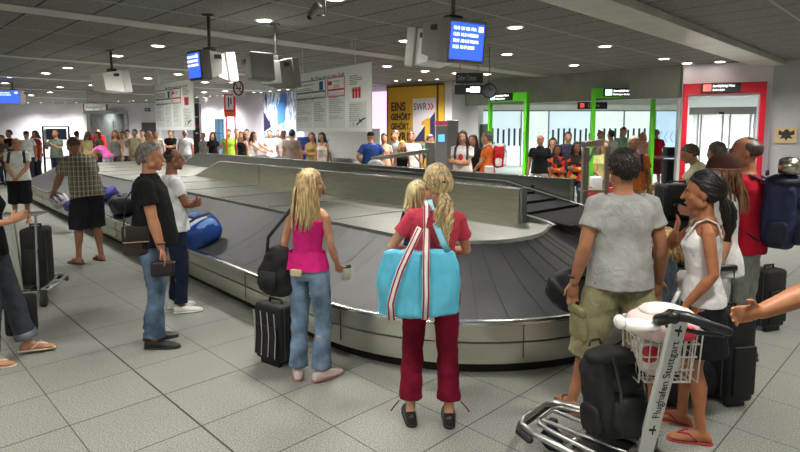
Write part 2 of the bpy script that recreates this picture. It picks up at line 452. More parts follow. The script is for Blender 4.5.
# ================================================================ ceiling lights
def U(u, D): return (u - 400) / 560.0 * D
PT = math.atan((CY - HOR) / F_PX)
def onz(u, v, z):
    a = (u - CX) / F_PX; b = -(v - CY) / F_PX
    d = V((a, math.cos(PT) + math.sin(PT) * b, -math.sin(PT) + math.cos(PT) * b))
    t = (z - CAM_H) / d.z; return (d.x * t, d.y * t)
def aty(u, v, y):
    a = (u - CX) / F_PX; b = -(v - CY) / F_PX
    d = V((a, math.cos(PT) + math.sin(PT) * b, -math.sin(PT) + math.cos(PT) * b))
    t = y / d.y; return V((d.x * t, y, CAM_H + d.z * t))
steel2 = None
steel_trim = plain('d8d8d0', .3, .5)
lamp_glow = glow('fff6e4', 14)
proto_l = empty('ceiling_light', (0, 0, CEIL))
build('ring', MB().loft([((0, 0, 0), (.125, 0, 0), (0, .125, 0)), ((0, 0, -.012), (.12, 0, 0), (0, .12, 0)), ((0, 0, -.012), (.095, 0, 0), (0, .095, 0)), ((0, 0, -.002), (.09, 0, 0), (0, .09, 0))], 20, cap=False), steel_trim, proto_l)
build('diffuser', MB().cyl((0, 0, -.004), (0, 0, -.009), .088, n=20), lamp_glow, proto_l)
seen = [(158,45.5),(117,55.5),(67.5,67.5),(45.5,73),(178,74),(148,78),(264,20),(230,82),(263,78),(515,27),(507,54),(574,65),(525,79.5),(605,46),(664,58.5),(633,73),(720,61.5),(687,63),(387,66),(405,40.5),(335,-2),(60,87),(50,92),(92,85),(31,95),(10,77),(5,83),(204,92),(225,91),(253,96),(205,82),(425,71),(456,73),(487,74)]
pts = [onz(u, v, CEIL) for u, v in seen]
wash = [(28,102.5),(41,102.5),(53,102.5),(65,102.5),(76,102.5),(118,101),(129,101),(133,100.5),(146,100),(197,97),(204,97),(210,96),(217,95.5),(223,95.5),(254,92),(261,92),(270,91),(279,90),(288,89.5),(396,80.5),(409,79.5),(420,80),(437,79)]
unseen = [(-3.4, 3.2), (-1.2, 1.6), (1.5, 2.0), (3.6, 3.9), (-3.0, -.6), (1.0, -1.5), (-6.5, 4.2), (6.4, 3.0), (7.2, 6.4), (-9.5, 8.5), (4.2, -1.0), (-.6, 3.9), (-5.2, 1.5)]  # extra downlights over and behind the camera, added for lighting, out of view
wpts = [onz(u, v, CEIL) for u, v in wash]
for i, (x, y) in enumerate(pts + wpts + unseen):
    o = proto_l if i == 0 else copy_tree(proto_l)
    o.location = (x, y, CEIL - .001)
    sm = .55 if (len(pts) <= i < len(pts) + len(wpts)) else 1
    o.scale = (sm, sm, 1)
    if i < len(pts):
        props(o, 'round recessed downlight shining in the dark mesh ceiling of the hall', 'ceiling light', 'downlights of the open hall')
    elif sm < 1: props(o, 'tiny wall washing spotlight in the ceiling right before the back wall', 'ceiling light', 'wall washers at the back wall')
    else: props(o, 'added round recessed downlight near and above the viewpoint, out of view', 'ceiling light', 'added downlights near the viewpoint')
def lamp(x, y, power, z=CEIL - .05, size=150, rad=.22, c=(1, .965, .90)):
    l = bpy.data.lights.new('downlight_or_fill', 'SPOT'); l.energy = power; l.spot_size = R(size); l.spot_blend = 1; l.shadow_soft_size = rad; l.color = c
    o = bpy.data.objects.new('downlight_or_fill', l); col.objects.link(o); o.location = (x, y, z)
LP = 150
for x, y in pts:
    if y < 19: lamp(x, y - (.8 if x > 5 else 0), LP)
for x, y in unseen: lamp(x, y, LP * 1.1)
for gx in range(-18, 12, 5): lamp(gx, -4.6, 1050, rad=.5)  # added fill lamps behind the camera, no fixtures, brightening surfaces that face it
for gx, gy in [(-12, 4), (-16, 13), (10.4, 3.5)]: lamp(gx, gy, 600, rad=.5)  # added fill lamps without fixtures at the sides of the hall
for x, y in wpts[::3]: lamp(x, y - .7, 520, size=150)
for x, y, p in [(7, 27, 1300), (12, 27, 1300), (17, 27, 1300), (6, 21, 800), (10, 20, 800), (14, 21, 800), (8.6, 13.9, 1300), (-15.2, 30.8, 160), (-20, 25, 420), (-13, 25.5, 420), (-26, 25, 420), (8.3, 9.6, 140)]:  # added lamps without fixtures, brightening customs hall, gate passage and back wall
    lamp(x, y, p, c=(.95, 1, 1))

# ================================================================ the carousel
sn = V((.741, .672, 0)); sd_ = V((-.672, .741, 0))
def CP(s, b, z=0): q = sn * b + sd_ * s; return V((q.x, q.y, z))
HUB = [(4.0, 4.5, 180, 270), (4.75, 6.2, 90, 180), (19.0, 6.2, 0, 90), (19.0, 4.5, 270, 360)]
# path in (s, b): start on the near straight at far end, run towards the near corner, round the end and back
path = []   # (s, b, dir_s, dir_b)
def arc(cs, cb, a0, a1, n):
    for k in range(n + 1):
        a = R(a0 + (a1 - a0) * k / n); path.append((cs, cb, math.cos(a), math.sin(a)))
def straight(c0, c1, a, n):
    for k in range(1, n):
        t = k / n; path.append((c0[0] + (c1[0]-c0[0])*t, c0[1] + (c1[1]-c0[1])*t, math.cos(R(a)), math.sin(R(a))))
aL = math.degrees(math.atan2(4.6 - 4.0, -(6.2 - 4.5)))  # hull side between the two end centres
side = 180 - math.degrees(math.atan2(.75, 1.7))
straight((19.0, 4.5), (4.0, 4.5), 270, 70)
arc(4.0, 4.5, 270, side, 22)
straight((4.0, 4.5), (4.75, 6.2), side, 8)
arc(4.75, 6.2, side, 90, 18)
straight((4.75, 6.2), (19.0, 6.2), 90, 68)
arc(19.0, 6.2, 90, 0, 14)
straight((19.0, 6.2), (19.0, 4.5), 0, 8)
arc(19.0, 4.5, 0, -90, 14)
def ringpt(i, r, z):
    cs, cb, ds, db = path[i % len(path)]; return CP(cs + ds * r, cb + db * r, z)
NP_ = len(path)
steel = brushed('brushed_steel', 'cfcec2', .36, (2, 2, 120), .04)
steel_top = brushed('steel_plate', 'c4c5bf', .38, (.6, .6, .6), .06)
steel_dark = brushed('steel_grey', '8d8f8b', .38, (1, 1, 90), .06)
rubber = None
def rb(nt, b):
    nz = noise_mix(nt, b, '38393a', '4c4d4f', 2.2, 5, coords(nt), .3, .7)
    mr = N(nt, 'ShaderNodeMapRange'); mr.inputs['To Min'].default_value = .34; mr.inputs['To Max'].default_value = .6
    nt.links.new(nz.outputs['Fac'], mr.inputs[0]); nt.links.new(mr.outputs[0], b.inputs['Roughness'])
rubber = mat('belt_rubber', '3a3b3c', .45, spec=.45, build=rb)
car = empty('baggage_carousel', CP(10, 5.3), 0, 'long stainless steel baggage carousel with a sloping dark slatted belt, rounded end towards the viewer', 'baggage carousel')
car_loc = car.location.copy()
def cb(name, mb, m, **k):
    mb.transform(lambda p: p - car_loc); return build(name, mb, m, car, **k)
def sweep(prof, i0=0, i1=None):
    m_ = MB(); i1 = NP_ if i1 is None else i1
    m_.grid(lambda i, j: ringpt(i, prof[j][0], prof[j][1]), NP_, len(prof), closed_u=True)
    return m_
cb('fascia_panel', sweep([(1.85, .418), (1.872, .418), (1.872, .283), (1.862, .279), (1.85, .279)]), steel, ang=30)
cb('fascia_panel', sweep([(1.85, .272), (1.862, .272), (1.872, .268), (1.868, .15), (1.84, .095), (1.78, .075)]), steel, ang=30)
cb('rim', sweep([(1.80, .425), (1.80, .437), (1.83, .447), (1.872, .447), (1.884, .437), (1.884, .418), (1.86, .414)]), brushed('steel_rim', 'e2e2dc', .22, (1, 1, 1), .05), ang=50)
cb('kick_plate', sweep([(1.76, .11), (1.76, .0), (1.5, 0)]), plain('0c0c0c', .6), smooth=False)
e = MB()
acc = 0; last = ringpt(0, 1.872, 0)
for i in range(1, NP_):
    p = ringpt(i, 1.872, 0); acc += (p - last).length; last = p
    if acc > 1.5:
        acc = 0; cs, c_b, ds, db = path[i]; o_ = ringpt(i, 1.8735, .35); t_ = (ringpt(i + 1, 1.8735, .35) - o_).normalized()
        for z_, h_ in ((.35, .13), (.21, .12)):
            e.box((o_.x, o_.y, z_), (.006, .006, h_), rot=math.atan2(t_.y, t_.x))
cb('panel_joint', e, plain('33332f', .5), smooth=False)
# sloping belt of overlapping slats
prof = [(1.81, .425), (1.66, .462), (1.45, .535), (1.22, .64), (1.02, .755), (.88, .845)]
m_ = MB(); slat = .24; accum = 0; j_prev = 0
S = []   # subdivided stations
for i in range(NP_):
    a = path[i]; b_ = path[(i + 1) % NP_]; seg = (ringpt(i, 1.4, 0) - ringpt(i + 1, 1.4, 0)).length; n = max(1, round(seg / .08))
    for k in range(n):
        t = k / n; q = [a[x] + (b_[x] - a[x]) * t for x in range(4)]; l = math.hypot(q[2], q[3]); S.append((q[0], q[1], q[2] / l, q[3] / l))
L = 0; ph = []
for i, q in enumerate(S):
    ph.append(L); q2 = S[(i + 1) % len(S)]
    L += math.hypot((q2[0] + q2[2]*1.4) - (q[0] + q[2]*1.4), (q2[1] + q2[3]*1.4) - (q[1] + q[3]*1.4))
nsl = round(L / slat); slat = L / nsl
def bp_(i, j):
    q = S[i % len(S)]; r, z = prof[j]; return CP(q[0] + q[2] * r, q[1] + q[3] * r, z)
for i in range(len(S)):
    f0 = (ph[i] / slat) % 1.0; nxt = ph[(i + 1) % len(S)] if i + 1 < len(S) else L
    f1 = f0 + (nxt - ph[i]) / slat
    i0 = len(m_.v)
    wrapx = f1 > 1.0
    for ii, f in ((i, f0), (i + 1, min(f1, 1.0))):
        for j in range(len(prof)): p = bp_(ii, j); m_.v.append((p.x, p.y, p.z + .004 + .007 * (1 - f)))
    k = len(prof)
    for j in range(k - 1): m_.f.append((i0 + j, i0 + j + 1, i0 + k + j + 1, i0 + k + j))
    if wrapx:
        i1 = len(m_.v)
        for j in range(k): p = bp_(i + 1, j); m_.v.append((p.x, p.y, p.z + .011))
        for j in range(k - 1): m_.f.append((i0 + k + j, i0 + k + j + 1, i1 + j + 1, i1 + j))
cb('belt', m_, rubber, ang=25, fix=False)
# inner plate, with a raised lip along the belt
cb('belt_edge_strip', sweep([(.90, .835), (.90, .875), (.86, .878), (.84, .868)]), steel_top, ang=40)
top = MB(); poly = []
for i in range(NP_): p = ringpt(i, .86, .868); top.v.append(tuple(p))
top.f.append(tuple(range(NP_)))
cb('inner_plate', top, steel_top, smooth=False)
e = MB()
for s_ in [5.2 + 1.45 * k for k in range(10)]: e.bar(CP(s_, 3.66, .870), CP(s_, 5.05, .870), .008, .004, x=(0, 0, 1))
cb('plate_joint', e, plain('5f615c', .5), smooth=False)
def wallpoly(name, b, th, pts, m, rim=True):
    e = MB().prism(pts, lambda u, v, d: CP(u, b + d, v), 0, th)
    cb(name, e, m, smooth=False)
    if rim:
        e = MB()
        for (a, z0), (c, z1) in zip(pts[1:-2], pts[2:-1]): e.bar(CP(a, b + th/2, z0), CP(c, b + th/2, z1), .012, th + .01, x=(0, 0, 1))
        cb(name + '_rim', e, brushed('steel_rim', 'e2e2dc', .22), smooth=False)
par_m = brushed('parapet_steel', 'b0af9c', .36, (1, 1, 12), .05)
wallpoly('parapet', 5.06, .07, [(3.64, .85), (3.64, 1.25), (11.2, 1.25), (12.5, .875), (12.5, .85)], par_m)
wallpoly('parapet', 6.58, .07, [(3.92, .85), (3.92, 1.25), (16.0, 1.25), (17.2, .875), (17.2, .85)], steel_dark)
e = MB().box(CP(3.62, 5.115, 1.05), (.03, .10, .42), rot=math.atan2(sn.y, sn.x) + R(90), bev=.004)
cb('parapet_end_cap', e, steel_dark, smooth=False)
e = MB()
for s_ in (5.3, 7.4, 9.5): e.bar(CP(s_, 5.055, .86), CP(s_, 5.055, 1.24), .008, .008)
cb('panel_joint', e, plain('5f615c', .5), smooth=False)
e = MB().ell(CP(4.5, 6.56, 1.12), (.022, .022, .022), n=12, m=8)
cb('push_button', e, plain('151515', .4))
# feeder between the parapets, sloping down to the end of the plate
e = MB().prism([(3.15, .87), (3.25, .885), (3.7, .93), (4.9, 1.13), (8, 1.15), (8, .87)], lambda u, v, d: CP(u, d, v), 5.30, 6.44)
for k in range(4): e.bar(CP(3.7 + .33 * k, 5.32, .935 + k * .055), CP(3.7 + .33 * k, 6.42, .935 + k * .055), .05, .012, x=(0, 0, 1))
cb('feeder_belt', e, mottled('feeder_rubber', '232425', .75, .1, 4, .2), smooth=False)
e = MB()
for b_ in (5.22, 6.46): e.prism([(3.3, .87), (3.4, .90), (3.8, .96), (4.9, 1.17), (8, 1.2), (8, .87)], lambda u, v, d: CP(u, d, v), b_, b_ + .07)
cb('feeder_edge', e, steel_dark, smooth=False)

# ---- steel frames seen above the far parapet
fr_m = brushed('frame_steel', '9b9a8f', .35, (1, 1, 20))
def beam(mb, a, b, w_, d_): mb.bar(a, b, w_, d_, x=(0, 0, 1)); return mb
t = empty('conveyor_frame', (0, 13.2, 0), 0, 'inclined steel conveyor side frame with a diagonal brace, behind the carousel wall', 'conveyor frame')
def B(a, b, w_, d_, name): 
    mb = MB().bar(V(a) - t.location, V(b) - t.location, w_, d_); build(name, mb, fr_m, t, smooth=False)
B((U(371, 13.2), 13.2, 1.22), (U(430, 13.2), 13.2, 1.42), .12, .10, 'side_rail')
B((U(374, 13.2), 13.2, 0), (U(374, 13.2), 13.2, 1.20), .14, .12, 'leg')
B((U(428, 13.2), 13.2, 0), (U(428, 13.2), 13.2, 1.40), .09, .10, 'leg')
B((U(412, 13.2), 13.17, 1.38), (U(425, 13.2), 13.17, 1.0), .04, .03, 'brace')
B((U(431, 13.2), 13.2, 0), (U(440, 13.2), 13.2, .0), .04, .03, 'foot_plate')
B((U(425, 13.2), 13.3, 1.52), (U(451, 13.2), 13.3, 1.47), .07, .2, 'roller_housing')
B((U(436, 13.2), 13.35, 0), (U(436, 13.2), 13.35, 1.50), .26, .16, 'housing_post')
t = empty('portal_frame', (U(586, 9.2), 9.2, 0), 0, 'brown grey steel portal frame behind the right end of the carousel', 'frame')
B((U(585.5, 9.2), 9.2, 0), (U(585.5, 9.2), 9.2, 1.62), .10, .12, 'post')
B((U(582.5, 9.2), 9.2, 1.66), (U(608, 9.2), 9.5, 1.69), .09, .1, 'cross_beam')
B((U(607, 9.5), 9.5, 0), (U(607, 9.5), 9.5, 1.62), .08, .1, 'post')
B((U(588, 9.2), 9.22, 1.35), (U(595, 9.2), 9.22, 1.62), .04, .03, 'brace')
B((U(583, 9.2), 9.24, .9), (U(604, 9.2), 9.24, .9), .35, .04, 'side_panel')

# ================================================================ hanging things
def monitor(px, py, zc, yaw, wd, ht, dp, body, label, screen=True, pole=True, lines=3, tilt=R(-8), polex=0, back='e4e4e0'):
    t = empty('hanging_monitor', (px, py, zc), 0, label, 'monitor')
    M = Matrix.Rotation(yaw, 3, 'Z') @ Matrix.Rotation(tilt, 3, 'X')
    def P(x, y, z): return M @ V((x, y, z))
    bz = MB().box(P(0, 0, 0), (wd, .14, ht), M=M, bev=.015)
    build('bezel', bz, plain(body, .45, .2), t, smooth=False)
    X = P(1, 0, 0); Z = P(0, 0, 1)
    h = MB()
    h.prism([(.05, ht/2 - .01), (.05, -ht/2 + .01), (dp, -ht/2 + .08), (dp, ht/2 - .03)], lambda u, v, d: P(d, u, v), -wd/2 + .02, wd/2 - .02)
    build('housing', h, plain(back, .5), t, smooth=False)
    for s_ in (-1, 1): build('vent', MB().box(P(s_ * (wd/2 - .018), .17, ht/2 - .08), (.02, .09, .05), M=M), plain('1b1b1b', .5), t, smooth=False)
    if screen:
        sw, sh = wd * .86, ht * .82
        g = MB().grid(lambda i, j: P((i / 8 - .5) * sw, -.073 - .012 * (1 - (2*i/8 - 1)**2) * (1 - (2*j/6 - 1)**2), (j / 6 - .5) * sh), 9, 7)
        sc = build('screen', g, glow('2a4ae0', 1.5), t)
        wh = glow('e8efff', 1.6)
        MM = M @ Matrix.Rotation(R(90), 3, 'X')
        rows = ['12:40  LH 128  FRA', '12:55  HLX 4 BERLIN', '13:10  AB 612 PALMA', '13:25  DI 07 IZMIR'][:lines]
        for k, r_ in enumerate(rows): text('screen_lettering', r_, sh * .13, wh, sc, P(-sw * .46, -.088, sh * (.30 - .17 * k)), None, M=MM, sx=.78)
        ic = MB().box(P(sw * .37, -.086, sh * .36), (sw * .13, .004, sh * .14), M=M)
        build('screen_symbol', ic, wh, sc, smooth=False)
    if pole:
        top = CEIL - zc; p0 = P(polex, .12, ht/2 - .02)
        build('pole', MB().cyl(p0, (p0.x, p0.y, top), .02, n=12).box((p0.x, p0.y, top - .01), (.12, .12, .02)), plain('55554f', .4, .7), t)
        build('bracket', MB().box(p0 + V((0, 0, .03)), (.16, .10, .06), rot=yaw, bev=.01), plain('4a4a46', .4, .6), t, smooth=False)
    return t
monitor(U(461, 5.35), 5.35, 2.71, R(33), .46, .40, .36, '8a8a86', 'large hanging flight monitor with a lit blue screen, the nearest to the viewer', lines=4, polex=-.03, tilt=R(6), back='8f8f8b')
monitor(U(424, 6.0), 6.0, 2.74, R(222), .42, .40, .26, 'a5a5a0', 'white housing of a hanging monitor behind the large blue screen', screen=False, pole=False, back='e0e0dc')
monitor(U(203, 7.0), 7.0, 2.68, R(-44), .34, .36, .22, '5a5a58', 'hanging monitor with a lit blue screen above the bald man folding his arms', lines=3, tilt=R(4), polex=.05, back='c8c8c4')
monitor(U(228, 7.55), 7.55, 2.71, R(136), .38, .38, .20, 'dcdcd8', 'white hanging monitor housing right of the small blue screen', screen=False, pole=False, back='e6e6e2')
monitor(U(263, 7.2), 7.2, 2.69, R(40), .32, .34, .16, '6c6c68', 'dark grey hanging monitor seen from behind, left one of the pair', screen=False, pole=False, back='64645f')
monitor(U(288, 7.75), 7.75, 2.66, R(150), .38, .40, .30, '787873', 'dark grey hanging monitor on a pole, right one of the pair', screen=False, polex=.05, back='777772')
monitor(U(124, 10.2), 10.2, 2.76, R(145), .48, .40, .40, 'dededa', 'white box shaped hanging monitor seen from behind, over the left of the hall', screen=False, back='f0f0ec')
monitor(U(15, 16.5), 16.5, 2.86, R(4), .64, .42, .2, 'd5d5d2', 'small hanging monitor with a lit blue screen at the far left', lines=2, tilt=0)

def board(a, b, z0, z1, label, name, detail):
    a = V((a[0], a[1], 0)); b = V((b[0], b[1], 0)); d = b - a; L_ = d.length; yaw = math.atan2(d.y, d.x); c = (a + b) / 2
    t = empty(name, (c.x, c.y, z0), 0, label, 'sign')
    M = face_m(yaw)
    build('board', MB().box((0, 0, (z1 - z0) / 2), (L_, .02, z1 - z0), rot=yaw, bev=.003), plain('f1f4f0', .5), t, smooth=False)
    u = d.normalized(); nn = V((u.y, -u.x, 0))
    def P(x, z, o=.013): q = u * (x - L_ / 2) + nn * o; return V((q.x, q.y, z))
    for x in (.12 * L_, .82 * L_): build('wire', MB().cyl(P(x, z1 - z0, 0), P(x, CEIL - z0, 0), .004, n=6), plain('cfcfca', .4), t)
    detail(t, P, M, L_, z1 - z0, yaw)
    return t
def rect(t, P, yaw, x0, x1, z0, z1, m, name, o=.012):
    c = P((x0 + x1) / 2, (z0 + z1) / 2, o); return build(name, MB().box(c, (x1 - x0, .004, z1 - z0), rot=yaw), m, t, smooth=False)
def outline(t, P, yaw, x0, x1, z0, z1, wd, m, name):
    mb = MB()
    for (a, b, c, d) in ((x0, x1, z0, z0 + wd), (x0, x1, z1 - wd, z1), (x0, x0 + wd, z0, z1), (x1 - wd, x1, z0, z1)):
        q = P((a + b) / 2, (c + d) / 2, .013); mb.box(q, (b - a, .004, d - c), rot=yaw)
    build(name, mb, m, t, smooth=False)
ink = plain('50585a', .6); gink = plain('19806a', .5); rink = plain('d02a3c', .5)
def greek(t, P, yaw, x0, x1, z1, n, m, dz=.03, seed=1):
    rr = random.Random(seed); mb = MB()
    for k in range(n):
        if rr.random() < .12: continue
        x = x0; zz = z1 - k * dz
        end = x0 + (x1 - x0) * rr.uniform(.55, 1)
        while x < end - .02:
            wl = rr.uniform(.02, .07); wl = min(wl, end - x); q = P(x + wl / 2, zz, .012); mb.box(q, (wl, .003, .010), rot=yaw); x += wl + .012
    build('text_lines', mb, m, t, smooth=False)
def big_board(t, P, M, L_, H_, yaw):
    grey_p = plain('e0e4e0', .6)
    text('lettering', 'Ihr Weg durch den Zoll', .075, ink, t, P(.6, H_ - .14), None, M=M, sx=1.5)
    rect(t, P, yaw, .06, L_ * .26, .06, H_ * .62, grey_p, 'text_column', .0115); rect(t, P, yaw, L_ * .28, L_ * .46, .06, H_ * .62, grey_p, 'text_column', .0115)
    rect(t, P, yaw, L_ * .49, L_ * .70, .06, H_ * .62, grey_p, 'text_column', .0115); rect(t, P, yaw, L_ * .75, L_ * .95, .06, H_ * .45, grey_p, 'text_column', .0115)
    outline(t, P, yaw, .06, L_ * .455, H_ * .66, H_ * .86, .014, gink, 'green_frame'); outline(t, P, yaw, .06, L_ * .455, H_ * .45 + .1, H_ * .66, .014, gink, 'green_frame')
    outline(t, P, yaw, L_ * .48, L_ * .70, H_ * .66, H_ * .86, .014, rink, 'red_frame'); outline(t, P, yaw, L_ * .48, L_ * .70, H_ * .45 + .1, H_ * .66, .014, rink, 'red_frame')
    rect(t, P, yaw, L_ * .37, L_ * .42, H_ * .68, H_ * .82, plain('2c3f8c', .5), 'blue_flag', .016)
    rect(t, P, yaw, L_ * .49, L_ * .54, H_ * .74, H_ * .80, rink, 'red_mark', .016)
    for k in range(3): rect(t, P, yaw, L_ * (.795 + k * .034), L_ * (.818 + k * .034), H_ * .50, H_ * .66, rink, 'red_mark', .016)
    rect(t, P, yaw, L_ * .79, L_ * .89, H_ * .60, H_ * .625, rink, 'red_mark', .018)
    for i, (x0, x1, z1, n) in enumerate([(.07, L_*.25, H_*.60, 14), (.29*L_, .45*L_, H_*.60, 14), (.5*L_, .69*L_, H_*.60, 14), (.76*L_, .94*L_, H_*.44, 9), (.76*L_, .92*L_, H_*.86, 5), (.10, L_*.33, H_*.82, 4), (.1, L_*.4, H_*.6, 3), (.56*L_, .68*L_, H_*.82, 5)]):
        greek(t, P, yaw, x0, x1, z1 - .03, n, ink, seed=i)
    mb = MB()
    for a, b in (((.80, .06), (.80, .13)), ((.84, .08), (.89, .15)), ((.89, .15), (.94, .18)), ((.87, .16), (.90, .12))):
        mb.bar(P(a[0] * L_, a[1] * H_ + .02, .014), P(b[0] * L_, b[1] * H_ + .02, .014), .022, .006, x=(0, 0, 1))
    build('logo_strokes', mb, plain('1c1c1c', .5), t, smooth=False)
board((U(297, 10.2), 10.2), (U(372, 8.25), 8.25), 1.87, 2.88, 'large white customs information board with green and red framed boxes, hanging over the carousel', 'information_board', big_board)
board((U(158, 12.6), 12.6), (U(196, 11.2), 11.2), 1.90, 2.90, 'smaller pale information board hanging farther left, beside the blue monitor', 'information_board', big_board)

# no smoking sign
t = empty('no_smoking_sign', (U(240.5, 12), 12, 2.62), 0, 'small hanging no smoking sign with a dark ring and bar', 'sign')
build('plate', MB().box((0, 0, .16), (.24, .015, .34)), plain('e8d8d4', .5), t, smooth=False)
rg = MB()
rg.loft([((0.10 * math.cos(a) * 1.0, -.012, .16 + .145 * math.sin(a)), (.016 * math.cos(a), 0, .016 * math.sin(a)), (0, .004, 0)) for a in [2 * math.pi * k / 24 for k in range(25)]], 6, cap=False)
rg.bar((-.065, -.013, .26), (.065, -.013, .06), .018, .006)
build('ring_symbol', rg, plain('4a2523', .5), t)
build('cigarette_symbol', MB().box((0, -.011, .155), (.12, .004, .022)).tube([(.05, -.011, .18), (.035, -.011, .21), (.055, -.011, .235)], .006, 6), plain('1d1d1d', .5), t)
build('wire', MB().cyl((0, 0, .33), (0, 0, CEIL - 2.62), .004, n=6), plain('888888'), t)
# ceiling camera
x, y = U(327, 6.15), 6.15
t = empty('security_camera', (x, y, CEIL), 0, 'small grey security camera on a bent bracket under the ceiling', 'camera')
build('bracket', MB().cyl((0, 0, 0), (0, 0, -.19), .009, n=8).cyl((0, 0, -.19), (-.09, 0, -.19), .009, n=8).cyl((0, 0, 0), (0, 0, -.01), .04, n=12), plain('45443f', .4, .6), t)
Mc = Matrix.Rotation(R(-35), 3, 'Z') @ Matrix.Rotation(R(-40), 3, 'Y')
build('body', MB().box((-.11, 0, -.13), (.17, .07, .07), M=Mc, bev=.012), plain('6b6a64', .4, .3), t)
build('lens', MB().cyl(Mc @ V((-.085, 0, 0)) + V((-.11, 0, -.13)), Mc @ V((-.12, 0, 0)) + V((-.11, 0, -.13)), .026, n=12), plain('161616', .2), t)

def sign(u0, u1, v0, v1, D, name, label, txt, fg, bg='1c1f20', emit=0, txt2=None, yaw=0, hang=True, cat='sign', size=None, th=.06, x0f=.06):
    xa, xb = U(u0, D), U(u1, D); a = aty((u0+u1)/2, v0, D).z; b = aty((u0+u1)/2, v1, D).z
    t = empty(name, ((xa + xb) / 2, D, b), 0, label, cat); L_ = xb - xa; H_ = a - b
    build('panel', MB().box((0, 0, H_ / 2), (L_, th, H_), rot=yaw, bev=.005), plain(bg, .4), t, smooth=False)
    m = glow(fg, emit) if emit else plain(fg, .5)
    M = face_m(yaw); rows = [txt] + ([txt2] if txt2 else [])
    hh = H_ / len(rows)
    for k, r_ in enumerate(rows):
        if r_: text('lettering', r_, hh * .72, m, t, Matrix.Rotation(yaw, 3, 'Z') @ V((-L_ / 2 + L_ * x0f, -th / 2 - .004, H_ - hh * (k + .72))), None, M=M, sx=min(2, .9 * L_ / (hh * .42 * max(3, len(r_)))))
    if hang:
        for s_ in (-.35, .35): build('rod', MB().cyl((L_ * s_, 0, H_), (L_ * s_, 0, CEIL - b), .008, n=8), plain('77776f', .4, .5), t)
    return t
sign(455, 481.5, 73, 83.5, 9.5, 'direction_sign', 'upper dark hanging sign with pale lettering left of the green gates', 'Zollamt / Customs', '9c9f9d', hang=True)
t = sign(454, 482, 85, 94.5, 9.6, 'direction_sign', 'lower dark hanging sign with a bright white symbol at its right side', '', 'ffffff', emit=2, hang=False, x0f=.62)
build('lit_symbol', MB().box((.10, -.035, .08), (.16, .01, .09)).box((-.02, -.035, .07), (.05, .01, .05)), glow('ffffff', 2), t, smooth=False)
build('link', MB().cyl((-.1, 0, .155), (-.1, 0, .2), .01, n=8).cyl((.1, 0, .155), (.1, 0, .2), .01, n=8), plain('77776f', .4, .5), t)
t = empty('hanging_clock', (U(488, 9.7), 9.7, aty(488, 91, 9.7).z), 0, 'round dark double sided clock beside the two hanging signs', 'clock')
build('case', MB().cyl((0, -.05, 0), (0, .05, 0), .125, n=28), plain('2a2f35', .4), t)
build('dial', MB().cyl((0, -.055, 0), (0, -.051, 0), .105, n=28), plain('8a949c', .35), t)
build('hands', MB().bar((0, -.058, 0), (.05, -.058, .04), .012, .004).bar((0, -.058, 0), (-.02, -.058, .085), .008, .004), plain('101010'), t, smooth=False)
build('rod', MB().cyl((0, 0, .12), (0, 0, CEIL - aty(488, 91, 9.7).z), .01, n=8), plain('77776f', .4, .5), t)
sign(576, 605, 102, 109, 16, 'direction_sign', 'dark sign with a small red symbol and pale lettering in the customs passage', 'Zoll   Customs', 'c8b8b8', hang=True)
t = bpy.data.objects['direction_sign.002']
build('red_symbol', MB().box((-.30, -.04, .10), (.10, .01, .12)), glow('d83a30', 1), t, smooth=False)
sign(87.5, 109.5, 104, 110.5, 19.5, 'exit_sign', 'white hanging sign in a thin black frame before the far doors', 'Ausgang', '8b8f8d', bg='e8ece8', hang=True)
t = bpy.data.objects['exit_sign']
build('side_bracket', MB().box((-.39, 0, .1), (.03, .1, .24)), plain('151515', .4), t, smooth=False); build('side_bracket', MB().box((.39, 0, .1), (.03, .1, .24)), plain('151515', .4), t, smooth=False)
sign(147, 152.4, 108, 111.5, 28.1, 'small_sign', 'tiny black lit sign hanging before the white back wall', 'WC', 'dddddd', hang=True, th=.06)

# ---- wall graphics
def on_wall(name, label, A, B, z0, z1, m, cat='poster', th=.04, off=.03):
    A = V((A[0], A[1], 0)); B = V((B[0], B[1], 0)); d = (B - A); L_ = d.length; yaw = math.atan2(d.y, d.x); u = d.normalized(); nn = V((u.y, -u.x, 0))
    c = (A + B) / 2 + nn * off; t = empty(name, (c.x, c.y, z0), 0, label, cat)
    build('panel', MB().box((0, 0, (z1 - z0) / 2), (L_, th, z1 - z0), rot=yaw), m, t, smooth=False)
    def P(x, z, o=.0): q = u * (x - L_ / 2) + nn * (o + th / 2); return V((q.x, q.y, z))
    return t, P, yaw, face_m(yaw), L_, z1 - z0
yel = mottled('poster_yellow', 'c99f2e', .45, .05, .8)
t, P, yaw, M, L_, H_ = on_wall('advertising_wall', 'tall ochre yellow advertising wall with large dark lettering and a white logo square', (-.36, 17.64), (1.31, 16.45), 0, 3.28, yel, 'poster', .06, .05)
tx = plain('33230a', .5)
nvy = plain('2a2d55', .5)
for k, (s_, z_, sz) in enumerate([('EINS', 2.50, .36), ('GEHÖRT', 2.22, .26), ('GEHÖRT.', 1.93, .26), ('SWR1', 1.60, .34)]):
    text('lettering', s_, sz, tx, t, P(.16, z_, .006), None, M=M, sx={4: .98, 6: .88, 7: .80}[len(s_)] * (1 if k else .97) * .80, depth=.004, bold=.010)
rect(t, P, yaw, .98, 1.78, 1.55, 2.85, plain('d8d3dd', .5), 'logo_square', .006)
text('lettering', 'SWR', .30, nvy, t, P(1.01, 2.50, .012), None, M=M, sx=.74, depth=.004)
mb = MB()
for k in (0, 1):
    for s_ in (-1, 1): mb.bar(P(1.53 + .10 * k, 2.60 + s_ * .10, .013), P(1.61 + .10 * k, 2.60, .013), .045, .006)
build('chevrons', mb, plain('c8283c', .5), t, smooth=False)
def flat(t, pts, P, o, m, name): build(name, MB().prism(pts, lambda a, b, d: P(a, b, o + d), 0, .004), m, t, smooth=False)
